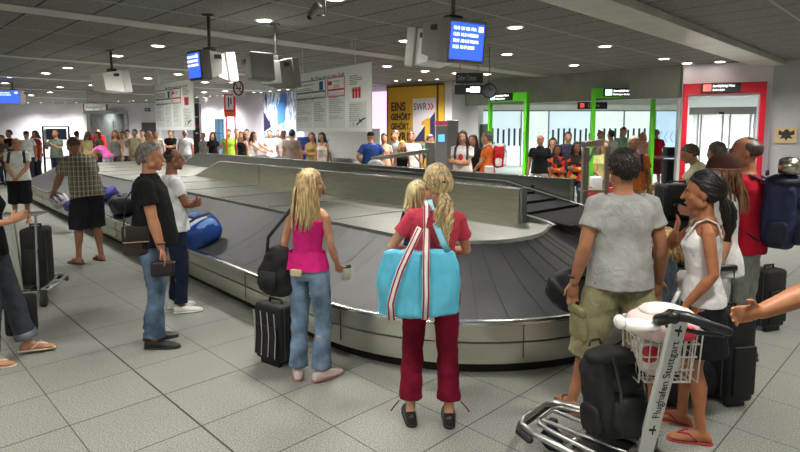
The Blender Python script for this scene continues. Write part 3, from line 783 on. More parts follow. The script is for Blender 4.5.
flat(t, [(1.0, 1.56), (1.77, 1.56), (1.77, 2.45)], P, .010, nvy, 'navy_triangle')
flat(t, [(1.42, 1.56), (1.60, 1.56), (1.60, 2.26), (1.50, 2.26), (1.30, 2.16), (1.30, 2.05), (1.42, 2.06)], P, .016, yel, 'numeral_one')
build('frame', MB().box(P(.03, 1.64, .01), (.03, .03, 3.28), rot=yaw).box(P(L_ - .2, 1.64, .01), (.05, .03, 3.28), rot=yaw).box(P(L_ / 2, 3.23, .01), (L_, .03, .05), rot=yaw), plain('4e3a12', .5), t, smooth=False)
# blue photo poster
def pp(nt, b):
    vec = coords(nt, (2.2, 2.2, .7), (0, R(30), 0))
    nz = N(nt, 'ShaderNodeTexNoise'); nz.inputs['Scale'].default_value = 2.2; nz.inputs['Detail'].default_value = 3; nz.inputs['Distortion'].default_value = .8
    nt.links.new(vec, nz.inputs['Vector']); cr = N(nt, 'ShaderNodeValToRGB'); cr.color_ramp.interpolation = 'LINEAR'
    for p_, c_ in ((.33, '1d3556'), (.42, '6f9fd0'), (.52, 'dfeaf6'), (.6, '8b88a8'), (.68, '4b76b8')): 
        el = cr.color_ramp.elements.new(p_); el.color = lin(c_)
    nt.links.new(nz.outputs['Fac'], cr.inputs[0]); nt.links.new(cr.outputs[0], b.inputs['Base Color'])
t, P, yaw, M, L_, H_ = on_wall('photo_poster', 'large blue and white photo poster on the back wall above the crowd', (-5.08, 21.16), (-3.68, 19.98), 1.72, 3.27, mat('poster_photo', '88aadd', .4, build=pp), 'poster')
flat(t, [(.02, .1), (L_ * .98, .05), (L_ * .98, .30), (.02, .14)], P, .002, plain('8db9e6', .4), 'blue_sweep')
flat(t, [(.02, .14), (.02, .9), (L_ * .2, .5), (L_ * .25, .3)], P, .004, plain('2e2a4a', .4), 'dark_figure')
flat(t, [(L_ * .45, .35), (L_ * .45, 1.0), (L_ * .62, 1.5), (L_ * .78, 1.5), (L_ * .68, .5)], P, .004, plain('3b6fb6', .4), 'blue_shape')
# white ad wall with thin letters
t, P, yaw, M, L_, H_ = on_wall('white_banner', 'white banner wall with thin grey letters under the large hanging board', (-3.0, 17.6), (-.55, 15.9), 0, 1.95, bright, 'banner', .05, 0)
text('lettering', 'MAX', .34, plain('6b7fa0', .5), t, P(.62, 1.42, .006), None, M=M, sx=.62)
text('lettering', 'MARA', .16, plain('6b7fa0', .5), t, P(.62, 1.72, .006), None, M=M, sx=.6)
text('lettering', 'ff', .34, plain('4a4a4a', .5), t, P(1.22, .84, .006), None, M=M, sx=.8)
t, P, yaw, M, L_, H_ = on_wall('blue_cabinet', 'small bright blue display cabinet behind the crowd beside the white banner', (-3.05, 17.35), (-2.78, 17.1), 0, 1.7, plain('2450c8', .4), 'display', .3, 0)
build('white_band', MB().box(P(L_ / 2, 1.25, .01), (L_, .02, .08), rot=yaw), plain('e8eef6'), t, smooth=False)
# pink lit strip and slim grey column left of the yellow wall
t, P, yaw, M, L_, H_ = on_wall('pink_light_panel', 'soft pink glowing wall panel left of the yellow advertising wall', (-.92, 18.0), (-.42, 17.66), 1.6, 3.1, glow('e9b9e8', .9), 'light panel')
build('edge_strip', MB().box(P(.02, .75, .01), (.03, .02, 1.5), rot=yaw), plain('e6e0ea'), t, smooth=False)
# red banner with posts and blue glass cabinet
t = empty('red_banner', (U(231.5, 19.4), 19.4, 0), 0, 'red bordered white banner on red posts at the back, above the green shirt', 'banner')
build('post', MB().box((-.14, 0, 1.2), (.035, .05, 2.4)), plain('c5283a', .5), t, smooth=False); build('post', MB().box((.16, 0, 1.2), (.035, .05, 2.4)), plain('c5283a', .5), t, smooth=False)
build('board', MB().box((0, 0, 2.75), (.40, .05, .76)), plain('d6203a', .5), t, smooth=False)
build('white_field', MB().box((0, -.03, 2.85), (.26, .01, .48)), plain('f0e8e6', .5), t, smooth=False)
build('dark_strokes', MB().box((-.03, -.04, 2.86), (.04, .01, .34)).box((.05, -.04, 2.9), (.04, .01, .22)), plain('3a2320', .5), t, smooth=False)
build('orange_field', MB().box((0, -.03, 2.46), (.36, .01, .16)), plain('f06038', .5), t, smooth=False)
t = empty('glass_cabinet', (U(221, 20.5), 20.5, 0), 0, 'light blue glass cabinet at the back beside the red banner', 'cabinet')
build('body', MB().box((0, 0, 1.15), (.30, .2, 2.3)), plain('8fc3ea', .2), t, smooth=False)
build('frame', MB().box((-.15, -.1, 1.15), (.02, .02, 2.3)).box((.15, -.1, 1.15), (.02, .02, 2.3)).box((0, -.1, 1.15), (.02, .02, 2.3)).box((0, -.1, 2.3), (.3, .02, .02)).box((0, -.1, 1.8), (.3, .02, .02)), plain('2f78c8', .4), t, smooth=False)
t = empty('dark_info_column', (U(198.5, 21), 21, 0), 0, 'dark advertising column with a small red mark beside the smaller board', 'column')
build('body', MB().box((0, 0, 1.45), (.24, .24, 2.9), bev=.01), plain('2b2c30', .4), t, smooth=False)
build('red_mark', MB().box((0, -.125, 2.05), (.18, .01, .12)), plain('c02a3a'), t, smooth=False)
build('white_mark', MB().box((.02, -.125, 1.8), (.10, .01, .06)).box((.02, -.125, 2.4), (.12, .01, .04)), plain('c9c9cc'), t, smooth=False)
# portrait sheets on the left wall
for k, u in enumerate((16, 33, 51)):
    x = U(u, 28.4); t = empty('portrait_sheet', (x, 28.98 - .0, 2.0), 0, ['leftmost of the three portrait sheets on the far white wall', 'middle one of the three portrait sheets on the far white wall', 'rightmost of the three portrait sheets on the far white wall'][k], 'poster')
    build('sheet', MB().box((0, 0, .24), (.42, .02, .56)), plain('e9e9ee', .5), t, smooth=False)
    build('portrait', MB().ell((0, -.012, .30), (.09, .006, .13), n=14, m=8).ell((.03, -.012, .10), (.14, .006, .09), n=14, m=8), plain('8b8b92', .5), t)
    build('portrait_hair', MB().ell((-.03, -.016, .38), (.10, .006, .07), n=14, m=8).ell((-.08, -.016, .28), (.035, .006, .1), n=12, m=8), plain('3f3f44', .5), t)
# big dark screen in a black frame on the left
t = empty('display_stand', (U(57.5, 20.4), 20.4, 0), 0, 'black framed stand with a dark blue screen behind the man in the grey green shirt', 'display')
build('frame', MB().box((-.47, 0, 1.02), (.035, .06, 2.04)).box((.47, 0, 1.02), (.035, .06, 2.04)).box((0, 0, 2.04), (.97, .06, .035)).box((0, 0, .9), (.94, .06, .035)).box((-.47, 0, .02), (.05, .5, .04)).box((.47, 0, .02), (.05, .5, .04)), plain('151517', .4), t, smooth=False)
build('screen', MB().box((.02, -.01, 1.76), (.72, .05, .40)), plain('1c2247', .25), t, smooth=False)
build('white_panel', MB().box((-.39, -.01, 1.7), (.09, .04, .5)), plain('dcdde2', .5), t, smooth=False)
# kiosk left of the gates
t = empty('info_kiosk', (U(446, 12.9), 12.9, 0), 0, 'tall grey kiosk with a small blue screen and pink top before the yellow wall', 'kiosk')
build('front_body', MB().box((-.12, -.05, 1.0), (.26, .22, 2.0), bev=.01), plain('8d9094', .4, .3), t, smooth=False)
build('back_body', MB().box((.14, .05, 1.06), (.27, .25, 2.13), bev=.01), plain('7b7d7d', .4, .3), t, smooth=False)
build('screen', MB().box((-.12, -.165, 1.72), (.14, .01, .16)), glow('4f9fe6', 1.1), t, smooth=False)
build('pink_topper', MB().box((-.12, -.05, 2.06), (.28, .2, .09)), plain('e255b0', .4), t, smooth=False)
build('yellow_stripe', MB().box((-.12, -.05, 2.0), (.275, .23, .03)), plain('d8d040', .4), t, smooth=False)
# eagle plate on the right wall
t, P, yaw, M, L_, H_ = on_wall('coat_of_arms_plate', 'small yellowish coat of arms plate with a dark eagle on the grey right wall', (7.69, 11.53), (7.95, 11.26), 1.64, 1.95, plain('b9a27a', .5), 'plate', .02, .02)
mb = MB(); e_ = MB()
flat(t, [(.20, .04), (.17, .10), (.09, .08), (.13, .15), (.06, .17), (.07, .26), (.14, .22), (.17, .26), (.20, .28), (.23, .26), (.26, .22), (.33, .26), (.34, .17), (.27, .15), (.31, .08), (.23, .10)], P, .002, plain('2a2117', .5), 'eagle')
# ================================================================ people
def ik(A, T, l1, l2, pole):
    A = V(A); T = V(T); d = T - A; D = min(d.length, (l1 + l2) * .9995); d.normalize(); T = A + d * D
    a = (l1*l1 - l2*l2 + D*D) / (2 * D); h = math.sqrt(max(0, l1*l1 - a*a))
    p = V(pole); p = p - d * p.dot(d); p.normalize()
    return A + d * a + p * h, T
ARMS = {   # wrist (x outwards, y forward, z above ground) for a 1.75 m person, elbow pole, palm direction
    'hang': ((.27, .04, .90), (.3, -1, 0), (-.2, .1, -1)),
    'hips': ((.17, .10, 1.02), (1, -.6, 0), (-1, .3, -.3)),
    'front': ((.05, .25, .98), (.8, -.5, -.4), (-.7, .3, -.5)),
    'foldin': ((-.08, .22, 1.17), (.7, -.2, -1), (-1, .1, .15)),
    'foldout': ((-.06, .27, 1.13), (.7, -.2, -1), (-1, .05, .2)),
    'phone': ((.12, .30, 1.28), (.6, -.4, -1), (-.3, .4, .6)),
    'handle': ((.20, .45, 1.02), (.5, -.5, -.6), (0, 1, -.1)),
    'chin': ((.06, .16, 1.40), (.8, .2, -1), (-.3, 0, 1)),
    'reach': ((.18, .55, 1.12), (.5, -.4, -.6), (-.1, 1, .1)),
    'up': ((.2, .3, 1.5), (.8, 0, -.6), (0, .4, 1)),
}
def person(loc, face, h, label, sk='c08a6a', female=False, top=('tee', '888888'), bottom=('trousers', '333a4a'), hair=('short', '2a2018'),
           shoes=('shoe', '1c1c1c'), L='hang', Rr='hang', lean=0, sidel=0, twist=0, head=(0, 0), feet=((.12, .02), (.12, -.02)), footyaw=8, lod=0, group=None, fat=1.0,
           bust=True, crop=False, drop=0.0, extra=None, belly=0.0, headscale=1.0):
    s = h / 1.75
    t = empty('person', (loc[0], loc[1], loc[2] if len(loc) > 2 else 0), R(face), label, 'person', group)
    vox = (.0080, .013, .017)[lod] * max(s, .8); n8 = (12, 10, 8)[lod]
    sw = (.150 if female else .175) * s; hwid = (.095 if female else .085) * s
    ls = (.86 if female else 1.0) * fat
    Pz = (.95 - drop) * s
    P = V((0, 0, Pz))
    lean_, sd2 = R(lean), R(sidel)
    u0 = V((math.sin(sd2) * .5, math.sin(lean_ * .6), math.cos(lean_ * .6))).normalized()
    u1 = V((math.sin(sd2), math.sin(lean_ * 1.2), math.cos(lean_ * 1.2))).normalized()
    M_ = P + u0 * .25 * s; Nk = M_ + u1 * .27 * s
    if lean: 
        off = V((0, -math.sin(lean_) * .12 * s, 0)); P = P + off; M_ = M_ + off; Nk = Nk + off
    Rs = Matrix.Rotation(R(twist), 3, 'Z') @ V((1, 0, 0)); Rs = (Rs - u1 * Rs.dot(u1)).normalized()
    Fs = u1.cross(Rs)
    R0 = V((1, 0, 0)); F0 = u0.cross(R0)
    def spine(tt):     # tt 0..1 pelvis..neck base
        if tt < .5: c = P + (M_ - P) * (tt * 2)
        else: c = M_ + (Nk - M_) * (tt * 2 - 1)
        k = min(1, max(0, tt)); r = (R0 * (1 - k) + Rs * k).normalized(); f = (F0 * (1 - k) + Fs * k).normalized(); return c, r, f
    def torso(mb, rows, inf=0.0, n=20):
        rg = []
        for tt, a, b, yo in rows:
            c, r, f = spine(tt); rg.append((c + f * yo * s, r * (a * s + inf), f * (b * s + inf)))
        mb.loft(rg, n); return mb
    fb = fat; bl = belly
    if female:
        core = [(-.16, .10, .08, -.01), (-.05, .165, .115, -.015), (.08, .160, .11, -.012), (.30, .118, .085, 0), (.50, .128, .095, .004), (.66, .142, .112 if bust else .09, .018 if bust else 0), (.80, .148, .09, 0), (.90, .135, .075, -.01), (.97, .07, .06, -.01), (1.03, .048, .05, 0)]
    else:
        core = [(-.16, .10, .08, -.01), (-.05, .155, .11, -.01), (.08, .155, .108 + bl*.3, bl*.3), (.30, .140, .10 + bl*.6, .002 + bl*.5), (.50, .150, .108 + bl*.4, .004 + bl*.4), (.66, .168, .118, .006), (.80, .176, .105, 0), (.89, .150, .085, -.01), (.96, .090, .07, -.01), (1.03, .058, .058, 0)]
    core = [(a, b * fb, c * fb, d) for a, b, c, d in core]
    # joints
    S = {}; 
    for sg in (-1, 1): S[sg] = Nk + Rs * sg * sw - u1 * .055 * s
    arms = {}
    for sg, spec in ((-1, L), (1, Rr)):
        if isinstance(spec, str): w_, pole, hd = ARMS[spec]
        else: w_, pole, hd = spec
        if isinstance(spec, str) and spec == 'hang':
            W = S[sg] + V((sg * (w_[0] - .19) * s, w_[1] * s, -.52 * s))
        else: W = V((sg * w_[0], w_[1], w_[2])) * s
        pole = V((sg * pole[0], pole[1], pole[2])); hd = V((sg * hd[0], hd[1], hd[2])).normalized()
        E_, W = ik(S[sg], W, .285 * s, .255 * s, pole); arms[sg] = (S[sg], E_, W, hd)
    legs = {}
    for sg, ff in ((-1, feet[0]), (1, feet[1])):
        fx, fy = ff[:2]; fz = ff[2] if len(ff) > 2 else 0
        Hj = P + V((sg * hwid, 0, -.02 * s)); A_ = V((sg * fx * s, fy * s - .03 * s, (.085 + fz) * s))
        K, A2 = ik(Hj, A_, .425 * s, .425 * s, V((sg * .15, 1, 0))); legs[sg] = (Hj, K, A2, Matrix.Rotation(R(-sg * footyaw), 3, 'Z'))
    # head frame
    nk = (u1 * .75 + V((0, 0, .5))).normalized() if lean < 60 else u1
    HR = Matrix.Rotation(R(head[0]), 3, 'Z') @ Matrix((Rs, Rs.cross(V((0,0,1))).normalized() * -1 if abs(Rs.z) < .9 else Fs, V((0, 0, 1)))).transposed()
    HR = HR @ Matrix.Rotation(R(-head[1] - lean * .35), 3, 'X')
    Ho = Nk + nk * .165 * s + HR @ V((0, .022 * s, 0)); hs = s * headscale * (.98 if female else 1.0)
    def H(x, y, z): return Ho + HR @ V((x * hs, y * hs, z * hs))
    hx = (HR @ V((1, 0, 0)), HR @ V((0, 1, 0)), HR @ V((0, 0, 1)))
    def he(mb, c, r, n=14, m=10, fn=None): mb.ell(H(*c), tuple(q * hs for q in r), hx, n, m, fn); return mb
    # ---------- body, one continuous surface
    b = MB(); torso(b, core, -.004)
    b.tube([Nk - u1 * .05 * s, Nk + nk * .05 * s, H(0, -.015, -.07), H(0, -.01, -.02)], [r * s * (.82 if female else 1) for r in (.066, .056, .056, .05)], n=n8 + 2)
    he(b, (0, -.008, .018), (.074, .094, .087), 18, 12); he(b, (0, .028, -.045), (.056, .062, .072)); he(b, (0, .066, -.098), (.026, .024, .022), 10, 6)
    for sg in (-1, 1):
        he(b, (sg * .034, .060, -.030), (.026, .026, .024), 8, 6); he(b, (sg * .055, .01, -.07), (.016, .03, .028), 8, 6)
        he(b, (sg * .074, -.004, -.018), (.010, .019, .031), 8, 8)
    he(b, (0, .079, .020), (.044, .010, .010), 10, 6)
    b.tube([H(0, .088, .010), H(0, .101, -.014), H(0, .110, -.034)], [.008 * hs, .010 * hs, .014 * hs], n=8)
    he(b, (0, .088, -.062), (.024, .011, .008), 8, 6); he(b, (0, .086, -.072), (.020, .011, .008), 8, 6)
    for sg in (-1, 1):
        A0, E_, W, hd = arms[sg]
        b.tube([A0 - Rs * sg * .03 * s, A0 + (E_ - A0) * .12, A0 + (E_ - A0) * .5, E_, E_ + (W - E_) * .28, E_ + (W - E_) * .7, W],
               [r * s * ls for r in (.038, .047, .044, .038, .041, .033, .027)], n=n8)
        # hand: palm and fingers
        fd = (W - E_).normalized(); hd = (hd * .6 + fd * .6).normalized() if hd.dot(fd) > -.5 else fd
        side = hd.cross(V((0, 0, 1)) if abs(hd.z) < .8 else V((0, 1, 0)) * sg).normalized()      # across the palm
        if side.dot(V((0, 1, 0))) < 0: side = -side            # thumb side forward / up
        if abs(hd.z) < .6: side = V((0, 0, 1)); side = (side - hd * side.dot(hd)).normalized()
        nrm = side.cross(hd).normalized()
        if nrm.dot(Rs * -sg) < 0: nrm = -nrm      # palm side, towards the body
        hl = .175 * s * (.92 if female else 1); fr_ = (.0085, .0105, .013)[lod] * s
        b.tube([W, W + hd * hl * .22, W + hd * hl * .48], [.024 * s, .035 * s, .038 * s], n=n8, x=side, flat=.45)
        for k, (o, ln) in enumerate(((.030, .44), (.011, .50), (-.009, .47), (-.028, .36))):
            q = W + hd * hl * .46 + side * o * s; d1 = (hd + side * (o * 3)).normalized(); cu = .30 + .08 * k
            p1 = q + d1 * hl * ln * .42; d2 = (d1 + nrm * cu).normalized(); p2 = p1 + d2 * hl * ln * .33; d3 = (d2 + nrm * cu).normalized()
            b.tube([q - d1 * .01 * s, q, p1, p2, p2 + d3 * hl * ln * .25], [fr_ * 1.1, fr_ * 1.08, fr_, fr_ * .92, fr_ * .8], n=7)
        q = W + hd * hl * .14 + side * .026 * s; d1 = (hd * .75 + side * .75 + nrm * .25).normalized(); p1 = q + d1 * hl * .24; d2 = (hd + side * .2 + nrm * .3).normalized()
        b.tube([q - d1 * .012 * s, q, p1, p1 + d2 * hl * .2], [fr_ * 1.5, fr_ * 1.45, fr_ * 1.15, fr_ * .9], n=7)
        Hj, K, A2, FR = legs[sg]
        th, cf = K - Hj, A2 - K; back = V((0, -1, 0))
        b.tube([Hj, Hj + th * .25, Hj + th * .7, K, K + cf * .12 + back * .004 * s, K + cf * .32 + back * .014 * s, K + cf * .7, A2],
               [r * s * (fat if i < 4 else 1) * (.96 if female else 1) for i, r in enumerate((.082, .083, .062, .052, .050, .054, .037, .034))], n=n8 + 2)
        ft = lambda x, y, z: A2 + FR @ V((x * s, y * s, z * s - (.085 * s - 0)))
        b.loft([(ft(0, -.065, .03), FR @ V((.022, 0, 0)) * s, V((0, 0, .022)) * s), (ft(0, -.045, .04), FR @ V((.033, 0, 0)) * s, V((0, 0, .037)) * s), (ft(0, .0, .052), FR @ V((.035, 0, 0)) * s, V((0, 0, .050)) * s),
                (ft(sg * .003, .06, .040), FR @ V((.040, 0, 0)) * s, V((0, 0, .036)) * s), (ft(sg * .002, .13, .027), FR @ V((.045, 0, 0)) * s, V((0, 0, .022)) * s), (ft(-sg * .004, .175, .020), FR @ V((.036, 0, 0)) * s, V((0, 0, .014)) * s), (ft(-sg * .008, .19, .018), FR @ V((.020, 0, 0)) * s, V((0, 0, .010)) * s)], 12)
    build('body', b, skin(sk), t, voxel=vox, it=(2, 2, 1)[lod])
    if lod < 2:
        for sg in (-1, 1):
            e = build('eye', he(MB(), (sg * .031, .0800, -.008), (.0120, .0080, .0052), 10, 6), plain('a89c92', .6), t)
            build('iris', he(MB(), (sg * .031, .0865, -.008), (.0060, .0035, .0048), 10, 6), plain('2d1d14', .3), e)
            build('eyebrow', MB().tube([H(sg * .015, .093, .012), H(sg * .032, .092, .018), H(sg * .050, .080, .012)], .0035 * hs, 6), hairm(hair[1] if hair[0] not in ('bald', 'cap') else '3a2c22'), t)
        build('lips', MB().tube([H(-.020, .086, -.067), H(0, .0985, -.066), H(.020, .086, -.067)], [.003 * hs, .0055 * hs, .003 * hs], 6), plain('9c544c', .4), t)
    # ---------- top
    kind, tc = top[0], top[1]; tm = top[2] if len(top) > 2 and not isinstance(top[2], str) else cloth(tc)
    loose = 1.0
    inf = .014 * s
    if kind in ('tee', 'polo', 'shirt', 'long', 'vest'):
        rows = [(r[0], r[1], r[2], r[3]) for r in core if r[0] > .0]
        hem = -.14 if kind != 'vest' else -.10
        if female: rows = [(hem, .184 * fb, .140 * fb, -.012), (.0, .178 * fb, .134 * fb, -.012), (.30, .138 * fb, .098 * fb, 0)] + rows[2:]
        else: rows = [(hem, .182 * fb, (.142 + bl*.5) * fb, bl*.5), (.0, .176 * fb, (.138 + bl*.6) * fb, bl*.5), (.30, .164 * fb, (.114 + bl*.6) * fb, .002 + bl*.5)] + rows[2:]
        rows = rows[:-1] + [(1.0, rows[-1][1] * 1.12, rows[-1][2] * 1.1, rows[-1][3])]
        if crop: rows = [(.16, .140 * fb, .10 * fb, 0)] + rows[2:]
        c = MB(); torso(c, rows, inf, 24)
        fr = {'tee': .56, 'polo': .62, 'shirt': .66, 'long': 1.0, 'vest': .12}[kind]
        for sg in (-1, 1):
            A0, E_, W, hd = arms[sg]
            if kind == 'long':
                c.tube([A0 - Rs * sg * .05 * s, A0, A0 + (E_ - A0) * .5, E_, E_ + (W - E_) * .5, E_ + (W - E_) * .95], [r * s * ls for r in (.048, .060, .058, .053, .050, .042)], n=n8 + 2, round_ends=False)
            elif kind != 'vest':
                e0 = A0 + (E_ - A0) * fr
                c.tube([A0 - Rs * sg * .06 * s + u1 * .012 * s, A0 + Rs * sg * .004 * s - u1 * .006 * s, A0 + (E_ - A0) * fr * .55, e0], [r * s * ls for r in (.046, .057, .060, .068)], n=n8 + 4, round_ends=False)
        build({'tee': 'tshirt', 'polo': 'polo_shirt', 'shirt': 'shirt', 'long': 'long_sleeved_top', 'vest': 'vest'}[kind], c, tm, t, voxel=vox * 1.05, it=(3, 3, 1)[lod], wr=((.008 * s, 7, random.random() * 50, (1, 1, .8)) if lod < 2 else None))
        if kind in ('polo', 'shirt') and lod < 2:
            cc, r_, f_ = spine(1.0); cl = MB()
            cl.loft([(cc + f_ * .0 - u1 * .012 * s, r_ * .084 * s, f_ * .078 * s), (cc + u1 * .022 * s, r_ * .070 * s, f_ * .068 * s), (cc + u1 * .024 * s, r_ * .064 * s, f_ * .062 * s), (cc - u1 * .004 * s, r_ * .066 * s, f_ * .064 * s)], 20, cap=False)
            build('collar', cl, tm, t)
    elif kind in ('tank', 'halter'):
        rows = [(-.08, .176 * fb, .130 * fb, -.012), (.0, .172 * fb, .126 * fb, -.012), (.30, .126 * fb, .090 * fb, 0), (.50, .132 * fb, .100 * fb, .004), (.66, .146 * fb, .116 * fb, .018), (.78, .138 * fb, .094 * fb, .006), (.86, .095 * fb, .085 * fb, -.004)]
        if kind == 'halter': rows = [(.12, .170 * fb, .124, -.012), (.20, .146 * fb, .104, -.006), (.30, .122 * fb, .089, 0)] + rows[3:5] + [(.74, .142, .098, .006), (.77, .138, .09, .004)]
        c = MB(); torso(c, rows, .007 * s, 24)
        build('tank_top', c, tm, t, voxel=vox, it=3, wr=(.004 * s, 9, 3, (1, 1, 1.6)) if lod < 2 else None)
        st = MB()
        for sg in (-1, 1):
            c0, r_, f_ = spine(.80); c1, r1_, f1_ = spine(.94)
            x1 = .085
            if kind == 'halter':
                st.tube([c0 + r_ * sg * .085 * s - f_ * .082 * s, c1 + r1_ * sg * .0 * s - f1_ * .088 * s], .006 * s, 6, flat=.5)
                st.tube([c1 - f1_ * .088 * s, c1 + r1_ * sg * .06 * s - f1_ * .062 * s + u1 * .03 * s, c1 + r1_ * sg * .085 * s + u1 * .028 * s, c0 + r_ * sg * .08 * s + f_ * .105 * s], .006 * s, 6, flat=.5)
            else:
                st.tube([c0 + r_ * sg * .085 * s - f_ * .088 * s, c1 + r1_ * sg * x1 * s - f1_ * .060 * s, c1 + r1_ * sg * x1 * s + u1 * .030 * s, c1 + r1_ * sg * x1 * s + f1_ * .058 * s, c0 + r_ * sg * .08 * s + f_ * .10 * s], .013 * s, 8, flat=.4, x=R0)
        build('strap', st, tm, t)
    # ---------- bottom
    kind, bc = bottom[0], bottom[1]; bm_ = denim(bc) if kind == 'jeans' else cloth(bc)
    if kind:
        c = MB(); hb = [(-.20, .10, .085, -.01), (-.12, .160, .118, -.012), (-.03, .168 if female else .158, .118, -.014), (.06, .158 if female else .152, .110, -.01), (.13 if not female else .12, .152, .108, -.006)]
        torso(c, [(a, b_ * fb, c_ * fb, d) for a, b_, c_, d in hb], .008 * s, 20)
        for sg in (-1, 1):
            Hj, K, A2, FR = legs[sg]; th, cf = K - Hj, A2 - K
            if kind in ('trousers', 'jeans'):
                fl = bottom[2] if len(bottom) > 2 else 1.0
                c.tube([Hj + V((0, 0, .03 * s)), Hj + th * .25, Hj + th * .65, K, K + cf * .35, K + cf * .7, K + cf * .96], [r * s for r in (.090 * fb, .096 * fb, .082, .072, .069, .064 * fl, .070 * fl)], n=n8 + 4, round_ends=False)
            elif kind == 'capri':
                c.tube([Hj + V((0, 0, .03 * s)), Hj + th * .25, Hj + th * .65, K, K + cf * .35, K + cf * .80], [r * s for r in (.090 * fb, .096, .082, .074, .075, .080)], n=n8 + 4, round_ends=False)
            elif kind == 'shorts':
                e0 = K + cf * (bottom[2] if len(bottom) > 2 else .10)
                c.tube([Hj + V((0, 0, .03 * s)), Hj + th * .3, Hj + th * .7, K, e0], [r * s * fb for r in (.100, .108, .104, .098, .098)], n=n8 + 4, round_ends=False)
        if kind == 'skirt':
            ln = bottom[2] if len(bottom) > 2 else .5
            c.loft([(P + V((0, -.01, -.02)) * s, V((.165, 0, 0)) * s, V((0, .125, 0)) * s), (P + V((0, -.01, -ln * .5)) * s, V((.195, 0, 0)) * s, V((0, .15, 0)) * s), (P + V((0, -.01, -ln)) * s, V((.22, 0, 0)) * s, V((0, .17, 0)) * s)], 24)
        build({'trousers': 'trousers', 'jeans': 'jeans', 'capri': 'capri_trousers', 'shorts': 'shorts', 'skirt': 'skirt'}[kind], c, bm_, t, voxel=vox * 1.05, it=(2, 2, 1)[lod], wr=((.009 * s, 8, random.random() * 50, (1, 1, 1.3)) if lod < 2 else None))
    # ---------- shoes
    if shoes:
        for sg in (-1, 1):
            Hj, K, A2, FR = legs[sg]
            def ft(x, y, z): return A2 + FR @ V((x * s, y * s, (z - .085) * s))
            X = FR @ V((s, 0, 0)); Z = V((0, 0, s))
            if shoes[0] == 'shoe':
                c = MB().loft([(ft(0, -.078, .04), X * .022, Z * .030), (ft(0, -.066, .043), X * .036, Z * .040), (ft(0, -.02, .050), X * .042, Z * .046), (ft(0, .03, .045), X * .045, Z * .041), (ft(0, .10, .034), X * .049, Z * .030), (ft(0, .165, .027), X * .045, Z * .023), (ft(0, .205, .022), X * .028, Z * .016), (ft(0, .212, .020), X * .012, Z * .010)], 16)
                o = build('shoe', c, plain(shoes[1], .4), t, voxel=.009 if lod == 0 else .014, it=2)
                c = MB().loft([(ft(0, -.080, .012), X * .028, Z * .010), (ft(0, -.06, .012), X * .040, Z * .011), (ft(0, .03, .012), X * .045, Z * .011), (ft(0, .11, .012), X * .052, Z * .011), (ft(0, .18, .012), X * .044, Z * .011), (ft(0, .216, .013), X * .020, Z * .009)], 14)
                if lod < 2: build('sole', c, plain(shoes[2] if len(shoes) > 2 else '141414', .6), o)
            else:
                c = MB().loft([(ft(0, -.075, .006), X * .020, Z * .008), (ft(0, -.055, .006), X * .036, Z * .009), (ft(0, .03, .006), X * .038, Z * .009), (ft(0, .12, .006), X * .048, Z * .009), (ft(0, .185, .006), X * .038, Z * .009), (ft(0, .20, .006), X * .018, Z * .007)], 14)
                o = build('sandal', c, plain(shoes[1], .5), t)
                st = MB()
                for q in (-1, 1): st.tube([ft(q * .040, .03, .03), ft(q * .030, .08, .068), ft(sg * -.008, .135, .048)], .007 * s, 6)
                if shoes[0] == 'strap': st.tube([ft(-.040, -.02, .05), ft(0, .03, .098), ft(.040, -.02, .05)], .010 * s, 6)
                if lod < 2: build('strap', st, plain(shoes[2] if len(shoes) > 2 else shoes[1], .5), o)
    # ---------- hair
    hk, hc = hair[0], hair[1]; hm = hairm(hc)
    sd = random.random() * 40
    def cap(mb, front=.36, back=-.80, r=1.0, ns=.05, fq=9, n=30, m=20, side=-.12):
        def fn(d):
            fz = d.y
            line = back + (side - back) * max(0, min(1, (fz + .9) / 1.0)) if fz < .1 else side + (front - side) * min(1, (fz - .1) / .45)
            lim = line if fz < .7 else max(line, front + .1)
            k = (d.z - lim) / .10
            k = max(0, min(1, k)); nn = noise.noise(V((d.x * fq + sd, d.y * fq, d.z * fq * .7)))
            return (.90 + (.17 * r) * k) * (1 + ns * nn * k)
        return he(mb, (0, -.014, .010), (.079, .098, .104), n, m, fn)
    def tufts(mb, cnt, ln, rad, front=.36, back=-.80, side=-.12):
        rr = random.Random(int(sd * 77))
        for k in range(cnt):
            z = rr.uniform(-.75, 1); a = rr.uniform(0, 6.283); q = math.sqrt(1 - z * z); d = V((q * math.cos(a), q * math.sin(a), z))
            fz = d.y; line = back + (side - back) * max(0, min(1, (fz + .9))) if fz < .1 else side + (front - side) * min(1, (fz - .1) / .45)
            if z < (line if fz < .7 else max(line, front + .1)) + .06: continue
            c_ = V((d.x * .079 * 1.05, -.014 + d.y * .098 * 1.05, .010 + d.z * .104 * 1.05)); tg = V((d.x * .25 + rr.uniform(-.5, .5), -.45 + rr.uniform(-.5, .5), -.7)); tg = (tg - d * tg.dot(d) * .8).normalized()
            p1 = c_ + tg * ln * .6 + d * .007; p2 = c_ + tg * ln + d * .002
            mb.tube([H(*c_), H(*p1), H(*p2)], [rad * hs, rad * hs, rad * .4 * hs], 5)
        return mb
    if hk == 'short':
        m2 = cap(MB(), ns=.05, fq=7)
        if lod < 2: tufts(m2, (420, 150)[lod], .022, .0048)
        build('hair', m2, hm, t)
    elif hk == 'thick':
        m2 = cap(MB(), r=1.25, ns=.10, fq=9, n=44, m=28)
        if lod < 2: tufts(m2, (520, 160)[lod], .020, .0075)
        build('hair', m2, hm, t)
    elif hk == 'bald':
        def fn(d):
            k = max(0, min(1, (-d.y + .25) / .2)) * max(0, min(1, (.42 - d.z) / .15)) * max(0, min(1, (d.z + .60) / .12)); return .92 + .125 * k
        build('hair', he(MB(), (0, -.012, .020), (.078, .098, .092), 26, 18, fn), hm, t)
    elif hk in ('long', 'longcurly', 'bob'):
